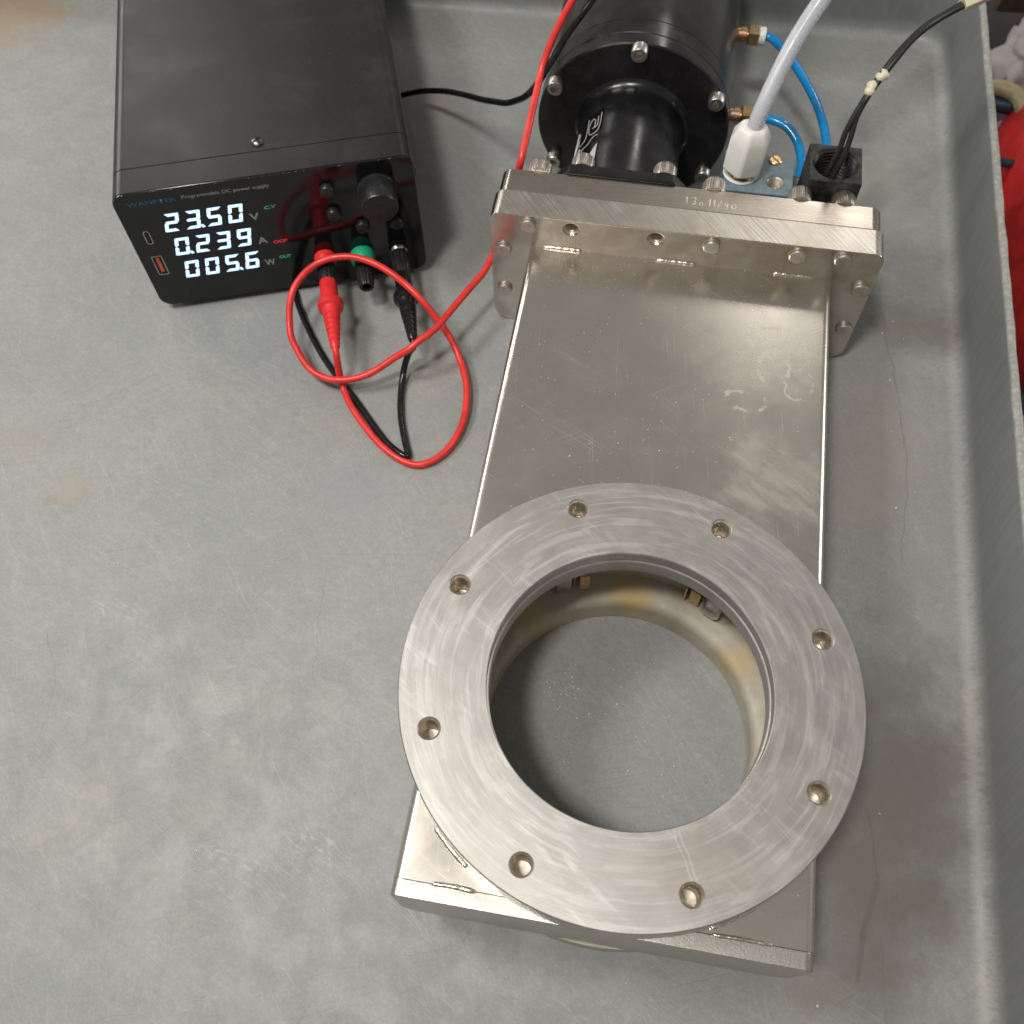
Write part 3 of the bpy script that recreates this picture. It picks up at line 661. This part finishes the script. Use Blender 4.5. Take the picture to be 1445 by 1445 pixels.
# ------------------------------------------------------------------ solenoid valve block behind the plate
sol = empty('solenoid_valve', (44, 270, FZ), 'small blue-grey solenoid block with black threaded conduit box', 'solenoid valve')
b = bmesh.new(); prism(b, [(16.5, 256), (49.5, 256), (49.8, 281.5), (37.5, 281.5), (36.5, 283), (33, 284), (16, 284)], lambda a, c: (a, c, -52), lambda a, c: (a, c, -8))
blk = link('block', b, M['bluepaint'], None)
b = bmesh.new(); lathe(b, [(0, -20), (4.1, -20), (4.1, -8.6), (4.7, -7.9), (4.7, -6), (0, -6)], (41.3, 264.8, 0), n=28); c1 = link('cutter', b, M['thread'], None, False)
cut(blk, [c1], .6); attach(blk, sol)
b = bmesh.new(); pr = [(4.08, -8.6)]
for k in range(8): pr += [(3.5, -9.2 - k * 1.2), (4.05, -9.8 - k * 1.2)]
pr += [(3.6, -19.5), (2.0, -19.6), (1.6, -19.8), (0, -19.8)]
lathe(b, pr, (41.3, 264.8, 0), n=28); link('threaded_port', b, M['thread'], sol, True, 50)
b = bmesh.new(); lathe(b, [(0, -8.4), (3.0, -8.4), (3.0, -7.3), (2.5, -6.9), (0, -6.9)], (40.5, 279.0, 0), n=24); o = link('slotted_screw', b, M['brass'], None)
b = bmesh.new(); box(b, -4, 4, -.42, .42, -7.6, -6); bmesh.ops.rotate(b, verts=b.verts, cent=(0, 0, 0), matrix=Matrix.Rotation(R(-48), 3, 'Z')); bmesh.ops.translate(b, verts=b.verts, vec=(40.5, 279.0, 0))
cut(o, [link('cutter', b, M['brass'], None, False)]); attach(o, sol)
b = bmesh.new(); box(b, 49.6, 55, 258, 276, -50, -13); o = link('coupling', b, M['black_pl'], None); bev(o, .6); attach(o, sol)
b = bmesh.new(); lathe(b, [(0, -14), (7.3, -14), (7.3, -8.0), (6.7, -7.6), (6.7, -4.5)], (24.3, 268.5, 0), n=6, phase=.25); link('hex_fitting', b, M['brass'], sol, True, 25)
b = bmesh.new(); lathe(b, [(7.9, -8.2), (8.6, -7.6), (8.0, -6.9), (6.8, -7.2)], (24.3, 268.5, 0), n=32, closed=True); link('sealing_tape', b, M['nylon'], sol)
# conduit box with threaded opening
b = bmesh.new(); box(b, 53.2, 77.4, 249.2, 273.4, -42, 9.6)
cb = link('conduit_box', b, M['conduit'], None)
b = bmesh.new(); lathe(b, [(0, -36), (10.2, -36), (10.2, 9.2), (10.6, 9.7), (10.6, 12), (0, 12)], (65.4, 261.4, 0), n=48); c1 = link('cutter', b, M['conduit'], None, False)
cut(cb, [c1], .7); attach(cb, sol)
b = bmesh.new(); pr = [(10.15, 9.0)]
for k in range(11): pr += [(9.2, 7.9 - k * 1.9), (10.05, 6.9 - k * 1.9)]
pr += [(9.5, -14), (9.5, -34), (0, -34.5)]
lathe(b, pr, (65.4, 261.4, 0), n=48); link('conduit_thread', b, M['conduit'], sol, True, 60)

# ------------------------------------------------------------------ white hose with nylon nut
hose = empty('pneumatic_hose', (24.5, 268, -5), 'milky white hose with a big nylon hex nut rising over the tray', 'hose')
b = bmesh.new(); ax = (.05, .07, 1)
lathe(b, [(0, 0), (10.3, 0), (10.3, 17.5), (6.6, 23.5), (0, 23.5)], (24.4, 268.4, -4.6), ax, 6, phase=.62)
o = link('hex_nut', b, M['nylon'], None, True, 25); bev(o, 1.5, 4); attach(o, hose)
b = bmesh.new(); tube(b, [(25, 269, 8), (25.8, 269.7, 18), (27.3, 272, 26), (31, 280.5, 36), (36, 291, 46.5), (42.5, 301.5, 56), (50, 311, 66), (60, 322, 78), (75, 336, 96), (95, 352, 122)], 3.8, 24, 2, 3)
link('tube', b, M['hose'], hose, True, 80)
# blue air tubes
for lab, pts in (('longer blue air tube arcing from the upper brass fitting', [(30.5, 390.5, -20.4), (36, 389.7, -20.2), (45.5, 375.5, -19.6), (55, 357.5, -20.2), (63.2, 337, -21), (68, 319, -23.5), (69.5, 305, -28), (67, 290, -34), (60, 280, -40), (52, 275, -43)]),
                 ('short blue air tube bending sharply from the lower brass fitting', [(30.5, 324.3, -20.4), (35, 323.6, -19.8), (41, 320.5, -18.3), (47, 317, -18.3), (52, 311.5, -20), (54.8, 306, -22), (56.5, 298, -24.5), (55.5, 288, -29), (50, 281, -34), (46, 277, -38)])):
    b = bmesh.new(); tube(b, pts, 2.35, 16, 1.5, 2); tag(link('air_tube', b, M['bluehose'], None, True, 80), lab, 'air tube', 'blue air tubes')
# black lead wires with cream splices
lead = empty('wire_lead', (65.4, 261.4, -20), 'twisted black wires with cream splices leaving the conduit box', 'wires')
W1 = [(60.5, 259.5, -16), (63, 263, 0), (65.8, 266.5, 12), (66.5, 269, 20), (68.2, 271.5, 27), (71, 275.5, 34), (74.2, 280, 39.5), (79.5, 287.5, 46), (85, 294.5, 50.5), (91, 300.5, 54.5), (98.5, 304, 59), (106, 307.5, 63)]
W2 = [(62.5, 259, -16), (66, 261.5, 0), (68.6, 265.5, 12), (69.4, 268.5, 20), (69.6, 271.8, 26.5), (71.6, 274.6, 34.6), (75.4, 280.2, 40), (80.5, 286.3, 46.5), (85.8, 293.4, 51.2), (91.8, 299.2, 55), (99, 302.6, 59.6), (107, 306, 63.5)]
for w in (W1, W2):
    b = bmesh.new(); tube(b, w, 1.28, 12, 1.5, 1); link('wire', b, M['wire'], lead, True, 80)
for p, ax, L in (((72.8, 278.0, 38.0), (.35, 1, .6), 6.0), ((76.6, 282.3, 41.6), (.9, .5, .5), 5.0)):
    b = bmesh.new(); rr = random.Random(3)
    lathe(b, [(0, -L / 2 - .4), (1.7, -L / 2), (2.3, -L / 4), (2.0, 0), (2.5, L / 4), (1.9, L / 2), (0, L / 2 + .3)], p, ax, 14, flute=lambda i, r, h: rr.uniform(.86, 1.14)); link('splice', b, M['cream'], lead, True, 80)
b = bmesh.new()
a = Vector((.88, .38, .30)).normalized(); u = Vector((0, .6, -.75)); u = (u - a * u.dot(a)).normalized(); v = a.cross(u)
prism(b, rrect(7.6, 5.2, .8, 3), lambda p, q: Vector((104.5, 306.2, 62.3)) + u * p + v * q, lambda p, q: Vector((104.5, 306.2, 62.3)) + a * 30 + u * p + v * q)
o = link('connector', b, M['cream'], None); attach(o, lead)

# ------------------------------------------------------------------ bench power supply
PX, PY, PYAW, PW, PHT, PZ, PD = -264.754, 189.466, .345, 142.045, 76.178, -66.0, 235.0
psu = empty('power_supply', (PX, PY, FZ), 'black benchtop DC power supply with lit white number display', 'power supply', PYAW)
def pl(name, b, mat, parent, **k):             # part modelled in (u across, v depth, w up) of the supply
    o = link(name, b, mat, None, **k); o.location = Vector((PX, PY, PZ)) * S; o.rotation_euler = (0, 0, PYAW)
    attach(o, parent); return o
rr = rrect(PW, PHT, 6.5, 8)
b = bmesh.new(); prism(b, rr, lambda a, c: (a + PW / 2, 16.6, c + PHT / 2), lambda a, c: (a + PW / 2, PD, c + PHT / 2)); o = link('case', b, M['case'], None); bev(o, .35, 2)
o.location = Vector((PX, PY, PZ)) * S; o.rotation_euler = (0, 0, PYAW); attach(o, psu); case = o
b = bmesh.new(); prism(b, rr, lambda a, c: (a + PW / 2, .6, c + PHT / 2), lambda a, c: (a + PW / 2, 16.35, c + PHT / 2)); o = link('front_bezel', b, M['case'], None); bev(o, .3, 2)
o.location = Vector((PX, PY, PZ)) * S; o.rotation_euler = (0, 0, PYAW); attach(o, psu)
b = bmesh.new(); prism(b, rrect(PW - .5, PHT - .5, 6.3, 8), lambda a, c: (a + PW / 2, -.6, c + PHT / 2), lambda a, c: (a + PW / 2, .9, c + PHT / 2))
pan = link('front_panel', b, M['panel'], None)
cs = []
for (uc, wc, du, dw, rr_) in ((8.9, 48.3, 3.1, 8.8, 1.5), (8.4, 29.2, 5.2, 13.2, .6)):
    b = bmesh.new(); prism(b, rrect(du, dw, rr_, 5), lambda a, c: (uc + a, -3, wc + c), lambda a, c: (uc + a, 3, wc + c)); cs.append(link('cutter', b, M['panel'], None, False))
cut(pan, cs, .2, 2); pan.location = Vector((PX, PY, PZ)) * S; pan.rotation_euler = (0, 0, PYAW); attach(pan, psu)
for (uc, wc, du, dw, rr_, nm, tm) in ((8.9, 48.3, 3.0, 8.7, 1.45, 'usb_c_port', 'black_pl'), (8.4, 29.2, 5.1, 13.1, .55, 'usb_port', 'orange')):
    b = bmesh.new(); out = rrect(du, dw, rr_, 5); inn = rrect(du - .7, dw - .7, max(.1, rr_ - .35), 5)
    L = [[b.verts.new((uc + p[0], y, wc + p[1])) for p in o_] for o_, y in ((out, .6), (out, -.45), (inn, -.45), (inn, .7))]
    for A_, B_ in zip(L, L[1:]):
        for i in range(len(A_)): b.faces.new((A_[i], A_[(i + 1) % len(A_)], B_[(i + 1) % len(A_)], B_[i]))
    b.faces.new(L[3]); prt = pl(nm, b, M['nickel'], pan)
    b = bmesh.new(); box(b, uc - du * .18, uc + du * (.16 if nm == 'usb_port' else .1), -.2, .8, wc - dw * .36, wc + dw * .40); pl('port_tongue' if nm == 'usb_port' else 'port_pin', b, M[tm], pan)
# seven segment digits
SEG = {'0': 'abcdef', '2': 'abged', '3': 'abgcd', '5': 'afgcd', '6': 'afgcde', '9': 'abfgcd'}
def digit(ch, u0, w0, dot=False):
    W, H, T, g, sh = 6.9, 11.2, 1.7, .14, .225; b = bmesh.new()
    def quad(pts): b.faces.new([b.verts.new((u0 + x + sh * z, -.72, w0 + z)) for x, z in pts])
    h = H / 2; t = T / 2
    def hor(z): quad([(g + t * 1.0, z - t if z > .8 else z), (W - g - t, z - t if z > .8 else z), (W - g - t * .2, z), (W - g - t, z + t if z < H - .8 else z), (g + t, z + t if z < H - .8 else z), (g + t * .2, z)] if T < z < H - T else
                           ([(g, z), (W - g, z), (W - g - T, z + T), (g + T, z + T)] if z < T else [(g, z), (g + T, z - T), (W - g - T, z - T), (W - g, z)]))
    def ver(x, z0, z1, left):
        i = T if left else -T
        if z0 < T: quad([(x, z0 + g), (x + i, z0 + g + T), (x + i, z1 - t - g), (x + i * .4, z1 - g), (x, z1 - t * .6 - g)])
        else: quad([(x, z1 - g), (x + i, z1 - g - T), (x + i, z0 + t + g), (x + i * .4, z0 + g), (x, z0 + t * .6 + g)])
    for s in SEG[ch]:
        if s == 'a': hor(H)
        if s == 'd': hor(0)
        if s == 'g': hor(h)
        if s == 'f': ver(0, h, H, True)
        if s == 'b': ver(W, h, H, False)
        if s == 'e': ver(0, 0, h, True)
        if s == 'c': ver(W, 0, h, False)
    if dot: quad([(W + .1, 1.7), (W + 1.0, 1.9), (W + 2.3, .1), (W + .8, -.1)])
    pl('display_digit', b, M['led'], pan, smooth=False)
for txt, w0 in (('23.50', 50.5), ('0.239', 34.5), ('005.6', 18.4)):
    i = 0
    for k, ch in enumerate(txt):
        if ch == '.': continue
        digit(ch, 18.2 + 10.2 * i, w0, k + 1 < len(txt) and txt[k + 1] == '.'); i += 1
def print_on(txt, u, w, wd, ht, mat, shear=0, bold=0.0, nm='printed_lettering'):
    pl(nm, text_mesh(txt, wd, ht, lambda x, z: (u + x, -.71, w + z), shear, bold), M[mat], pan, smooth=False)
print_on('WANPTEK', 6.4, 68.9, 23.2, 2.3, 'ink_b', 0, .01)
print_on('Programmable DC power supply', 32, 68.8, 41, 2.7, 'ink')
for t_, w in (('V', 50.3), ('A', 34.3), ('W', 18.6)): print_on(t_, 59.4, w, 4.8 if t_ != 'W' else 5.2, 4.4, 'ink', 0, .02)
print_on('C.', 67.6, 56.2, 3.0, 1.9, 'led_g', .2, .02, 'indicator'); print_on('V', 71.0, 56.2, 2.4, 2.2, 'ink', .2, .02)
print_on('OCP', 66.9, 33.2, 6.9, 2.0, 'led_r', .2, .02, 'indicator'); print_on('OUT', 67.3, 22.3, 6.1, 2.0, 'led_g', .2, .02, 'indicator')
b = bmesh.new(); rnd = random.Random(5)
for k in range(26):
    u = rnd.choice((rnd.uniform(6, 136), rnd.uniform(60, 136))); m = Matrix.Translation((u, -.45, PHT - .35)) @ Matrix.Diagonal((rnd.uniform(.3, 1.6), .18, .22, 1))
    bmesh.ops.create_icosphere(b, subdivisions=1, radius=.5, matrix=m)
for u in (30, 36, 44, 58): bmesh.ops.create_icosphere(b, subdivisions=1, radius=.5, matrix=Matrix.Translation((u, -.45, .35)) @ Matrix.Diagonal((rnd.uniform(.6, 1.6), .2, .25, 1)))
pl('chipped_edge', b, M['edge'], pan, smooth=False)['kind'] = 'stuff'
# knob and buttons
b = bmesh.new(); lathe(b, [(9.6, 0), (9.6, 1.0), (9.1, 1.4), (9.0, 13.2), (8.5, 13.9), (0, 13.9)], (122.8, -.6, 59.0), (0, -1, 0), 120, flute=lambda i, r, h: 1.0 if h < 1.2 or h > 13.5 or i % 3 else .985)
pl('knob', b, M['black_pl'], psu)
for u, w in ((99.2, 63.2), (99.9, 48.0), (112.4, 37.2), (129.5, 36.6)):
    b = bmesh.new(); lathe(b, [(3.6, 0), (3.6, 2.2), (3.2, 3.0), (2.0, 3.4), (0, 3.5)], (u, -.6, w), (0, -1, 0), 32); pl('button', b, M['black_pl'], psu)
# binding posts
flt = lambda i, r, h: 1.0 if (r < 3 or i % 4 < 2) else .93
def post(u, w, col, rc, lc):
    p = bpy.data.objects.new('binding_post', None); C.objects.link(p); p.location = wm(psu) @ (Vector((u, 0, w)) * S); attach(p, psu)
    b = bmesh.new(); lathe(b, [(rc - .6, 0), (rc, .5), (rc, lc * .6), (rc - .8, lc), (3.5, lc + .6), (3, lc + .6)], (u, -.6, w), (0, -1, 0), 40); pl('collar', b, M[col], p)
    b = bmesh.new(); lathe(b, [(3.6, lc - .5), (4.7, lc + .3), (4.7, lc + 5), (4.0, 22.5), (3.6, 23.2), (2.4, 23.2), (2.3, 17), (0, 17)], (u, -.6, w), (0, -1, 0), 48, flute=flt); pl('cap', b, M['black_pl'], p, ang=30)
post(90.0, 18.9, 'red_pl', 5.7, 5.5); post(109.2, 17.2, 'green_pl', 6.3, 6.5); post(128.1, 16.2, 'nickel', 4.9, 3.0)
# case screws and feet
b = bmesh.new(); lathe(b, [(0, -.3), (3.1, -.3), (3.1, .5), (2.4, 1.3), (1.2, 1.7), (0, 1.75)], (0, 0, 0), (0, 0, 1), 28); o = link('case_screw', b, M['dknickel'], None)
b = bmesh.new(); box(b, -1.9, 1.9, -.4, .4, .8, 3); c1 = link('cutter', b, M['dark'], None, False); b = bmesh.new(); box(b, -.39, .39, -1.9, 1.9, .81, 3); c2 = link('cutter', b, M['dark'], None, False)
cut(o, [c1, c2]); o.location = wm(case) @ (Vector((70.3, 22.6, PHT)) * S); o.rotation_euler = (0, 0, .9); attach(o, case)
s2 = like(o, case); s2.location = wm(case) @ (Vector((PW, 22.6, 45)) * S); s2.rotation_euler = (0, R(90), PYAW)
b = bmesh.new(); lathe(b, [(0, 0), (5, 0), (5.5, .5), (5.5, 4.1), (0, 4.1)], (0, 0, 0), (0, 0, 1), 24); ft = None
for u, v in ((12, 30), (130, 30), (12, 215), (130, 215)):
    loc = wm(psu) @ (Vector((u, v, 0)) * S)
    if ft is None: ft = link('foot', b, M['black_pl'], psu); ft.location = loc
    else: f2 = like(ft, psu); f2.location = loc

# ------------------------------------------------------------------ test leads
cU = Vector((math.cos(PYAW), math.sin(PYAW), 0)); cV = Vector((-math.sin(PYAW), math.cos(PYAW), 0))
def at(u, off, w): return Vector((PX, PY, PZ)) + cU * u - cV * off + Vector((0, 0, w))
def plug(lead_, u, w, mat, nm):
    o0 = at(u, 0, w); ax = -cV
    b = bmesh.new()
    pr = [(0, 18.5), (4.3, 18.5), (4.5, 19.2), (4.5, 31.2), (6.3, 31.8), (6.7, 33.4), (6.4, 35.6), (4.9, 36.6), (4.5, 38)]
    for k in range(6): y = 41 + k * 3.0; r = 4.3 - k * .3; pr += [(r, y), (r - .55, y + .5), (r - .6, y + 1.3), (r - .1, y + 1.8)]
    pr += [(2.4, 60.5), (1.9, 61.5), (0, 61.5)]
    lathe(b, pr, o0, ax, 36); link(nm, b, mat, lead_, True, 35)
rl = empty('red_test_lead', (-113, 115, FZ), 'red test lead with banana plug looped over the tray floor', 'test lead')
plug(rl, 90.0, 18.9, M['red_pl'], 'banana_plug')
RED = [at(90, 58, 18.9), at(90, 64, 18.5), (-157.4, 154.8, -65.4), (-147.5, 140.3, -67.4), (-129.1, 123.0, -68.2), (-113.1, 115.0, -68.2), (-104.8, 117.4, -68.0), (-98.1, 124.2, -67.5), (-94.2, 134.9, -66.5), (-92.8, 148.0, -65.5), (-95.5, 163.8, -64.0), (-101.0, 177.4, -62.5), (-107.2, 184.7, -57.5), (-114.3, 191.1, -51.5), (-121.0, 194.6, -45.5), (-128.9, 199.6, -41.0), (-137.5, 205.6, -40.3), (-145.9, 210.2, -39.6), (-154.4, 212.6, -38.8), (-162.3, 213.3, -38.3), (-169.2, 212.9, -38.5), (-176.0, 209.9, -39.0), (-182.3, 206.5, -41.5), (-187.5, 202.2, -45.0), (-190.7, 195.7, -49.0), (-191.0, 187.9, -52.0), (-189.8, 180.9, -54.0), (-187.2, 173.7, -56.5), (-182.8, 166.0, -58.0), (-176.8, 159.6, -59.5), (-170.7, 155.4, -60.3), (-163.5, 153.1, -60.5), (-156.2, 153.0, -60.5), (-148.2, 155.3, -59.5), (-139.7, 159.1, -57.0), (-129.5, 164.9, -51.5), (-124.3, 167.4, -48.0), (-119.6, 171.3, -46.0), (-113.3, 179.1, -44.5), (-106.0, 192.9, -43.5), (-99.7, 206.9, -42.5), (-95.2, 216.5, -42.3), (-93.7, 224, -42), (-92.2, 234, -41.5), (-90.4, 244, -40), (-88.5, 251.5, -34), (-87.5, 254, -24), (-84, 254, -13), (-81.5, 252, -2.0), (-81.2, 256.1, 1.5), (-80.7, 264.5, 5.0), (-80.0, 274.8, 9.0), (-79.6, 287.8, 13.0), (-78.3, 297.1, 18.0), (-74.8, 302.8, 27.0), (-69.9, 307.5, 38.0), (-65.0, 310.9, 48.0), (-59.2, 312.8, 60.0), (-50, 314, 76)]
b = bmesh.new(); tube(b, RED, 1.75, 16, 1.6, 3, wob=.45); link('cable', b, M['red'], rl, True, 80)
kl = empty('black_test_lead', (-115, 118, FZ), 'black test lead bent sharply on the tray and running under the supply', 'test lead')
plug(kl, 128.1, 16.2, M['black_rub'], 'banana_plug')
BLK = [at(128.1, 58, 16.2), at(128.1, 64, 14.4), (-125.6, 173.2, -56.5), (-127.6, 168.0, -63), (-128.1, 161.2, -67.0), (-126.5, 152.4, -68.2), (-123.6, 140.8, -68.3), (-119.4, 128.8, -68.3), (-116.6, 122.6, -68.3), (-115.3, 119.4, -67.6), (-116.8, 118.4, -66.8), (-121.3, 120.8, -67.2), (-127.9, 125.4, -68.0), (-135.0, 132.6, -68.3), (-143.8, 141.9, -68.3), (-152.3, 151.0, -68.3), (-162.3, 161.0, -68.3), (-173.0, 172.9, -68.3), (-181.6, 183.7, -68.3), (-189.5, 195.4, -68.3), (-196.8, 207.4, -68.3), (-205, 228, -68.3), (-210, 265, -68.3), (-209, 310, -68.3), (-202, 345, -68.3), (-190, 362, -68.0),
       (-176, 366.5, -64.5), (-162.4, 361.0, -56.0), (-151.8, 354.9, -49.0), (-138.4, 344.2, -40.0), (-125.1, 331.7, -31.0), (-114.6, 320.3, -23.0), (-104.6, 309.4, -15.0), (-97.5, 302.4, -9.0), (-91.7, 297.4, -3.0), (-85.9, 293.1, 4.0), (-80.3, 293.8, 11.0), (-74.5, 298.0, 20.0), (-69.0, 302.9, 29.0), (-62.6, 305.7, 39.0), (-56.1, 310.6, 48.0), (-50.6, 315.7, 60.0)]
b = bmesh.new(); tube(b, BLK, 1.65, 16, 1.4, 2, wob=.3); link('cable', b, M['black_rub'], kl, True, 80)

# ------------------------------------------------------------------ crumbs and dust
def chips(name, spots, label, mat):
    b = bmesh.new(); rnd = random.Random(11)
    for (cx_, cy_, z, sx, sy, n, smin, smax) in spots:
        for _ in range(n):
            x, y = rnd.gauss(cx_, sx), rnd.gauss(cy_, sy); s = 1.45 * (smin + (smax - smin) * rnd.random() ** 4)
            m = Matrix.Translation((x, y, z + s * .3)) @ Euler((rnd.random() * 6, rnd.random() * 6, rnd.random() * 6)).to_matrix().to_4x4() @ Matrix.Diagonal((s, s * rnd.uniform(.5, 1), s * rnd.uniform(.4, .9), 1))
            bmesh.ops.create_icosphere(b, subdivisions=1, radius=.5, matrix=m)
    for v in b.verts: v.co += Vector((rnd.uniform(-.05, .05),) * 3)
    return tag(link(name, b, mat, None, False), label, None, None, 'stuff')
chips('crumbs', [(-24, 15, FZ, 5, 4, 70, .25, 1.1), (-12, 12, FZ, 18, 14, 60, .2, .8), (10, 12, FZ, 3, 4, 40, .15, .5), (5, -2, FZ, 22, 16, 45, .2, .7), (20, 0, FZ, 16, 18, 30, .2, .6)], 'pale crumbs scattered on the tray inside the round port', M['crumb'])
chips('dust_specks', [(-10, 110, -14, 32, 12, 60, .15, .5), (-20, 140, -14, 28, 22, 35, .15, .42), (20, 170, -14, 30, 22, 20, .15, .4)], 'pale dust specks on the flat steel housing', M['crumb'])
chips('floor_specks', [(-150, 20, FZ, 70, 60, 26, .3, .8), (112, 150, FZ, 12, 90, 14, .4, 1.3), (60, -110, FZ, 50, 12, 12, .4, 1.2), (-60, 300, FZ, 60, 60, 20, .4, .9)], 'tiny pale specks lying on the grey tray floor', M['crumb'])

# ------------------------------------------------------------------ clutter standing beyond the right wall of the tray
b = bmesh.new(); prism(b, rrect(700, 1300, 20, 4), lambda a, c: (560 + a, 500 + c, -330), lambda a, c: (560 + a, 500 + c, -318))
tag(link('shelf', b, M['floor'], None), 'dark lower shelf beyond the right wall of the tray', None, None, 'structure')
def lump(name, c, r, mat, label, cat, seed=0, amp=.2, sq=(1, 1, 1), rot=(0, 0, 0), fold=3.0):
    b = bmesh.new(); bmesh.ops.create_icosphere(b, subdivisions=4, radius=1)
    from mathutils import noise
    for v in b.verts:
        n = noise.noise(v.co * fold * .6 + Vector((seed, 0, 0))) + .5 * noise.noise(v.co * fold * 1.7 + Vector((0, seed, 0)))
        v.co = v.co * (1 + amp * n)
    Mx = Matrix.Translation(c) @ Euler(rot).to_matrix().to_4x4() @ Matrix.Diagonal((r * sq[0], r * sq[1], r * sq[2], 1))
    bmesh.ops.transform(b, matrix=Mx, verts=b.verts)
    return tag(link(name, b, mat, None, True, 80), label, cat)
lump('rag', (262, 632, -190), 27, M['cloth'], 'crumpled pale cloth beyond the top right tray wall', 'cloth', 2, .6, (.8, 1, .9), fold=2.2)
lump('rag', (252, 578, -225), 15, M['cloth'], 'small pale rag just below the larger cloth', 'cloth', 6, .4)
lump('red_bag', (272, 425, -190), 100, M['bag'], 'bulging red bag beyond the right tray wall', 'bag', 4, .03, (.46, 1.45, .75), (0, 0, .12), 2.0)
b = bmesh.new(); tube(b, [(170, 558, -172), (300, 540, -168), (460, 530, -172)], 6, 14, 10, 1); tag(link('rail', b, M['rack'], None), 'blue black metal rail crossing beyond the tray wall', 'rail')
b = bmesh.new(); tube(b, [(175, 478, -160), (300, 470, -158), (460, 462, -160)], 3.2, 14, 10, 1); tag(link('rail', b, M['rack'], None), 'thin dark rail just above the red bag', 'rail')
b = bmesh.new(); tube(b, [(205, 552, -165), (222, 556, -160), (238, 548, -160), (242, 528, -160), (252, 512, -162), (268, 506, -168), (300, 520, -180)], 6, 14, 4, 2); tag(link('hose', b, M['khaki'], None, True, 80), 'bent khaki hose beside the dark rail', 'hose')
b = bmesh.new(); tube(b, [(185, 640, -120), (300, 655, -120), (420, 660, -120)], 8, 12, 10, 1); tag(link('grey_bar', b, M['greybar'], None), 'grey bar at the top right corner beyond the tray', 'bar')
b = bmesh.new(); box(b, -55, 55, -28, 28, -30, 30); o = link('cardboard_box', b, M['brownbox'], None); bev(o, 2); o.location = Vector((290, 720, -160)) * S; o.rotation_euler = (0, .1, .2); tag(o, 'brown box behind the grey bar at the corner', 'box')
b = bmesh.new(); lathe(b, [(0, -40), (16, -40), (18, -37), (18, 14), (14, 22), (7, 26), (7, 36), (0, 36)], (330, 470, -240), (.1, .2, 1), 28); tag(link('yellow_bottle', b, M['yellow'], None), 'yellow bottle beside the red bag', 'bottle')
b = bmesh.new(); tube(b, [(190, 262, -170), (300, 258, -168), (420, 256, -170)], 5, 12, 10, 1); tag(link('grey_bar', b, M['greybar'], None), 'pale bar below the red bag', 'bar')
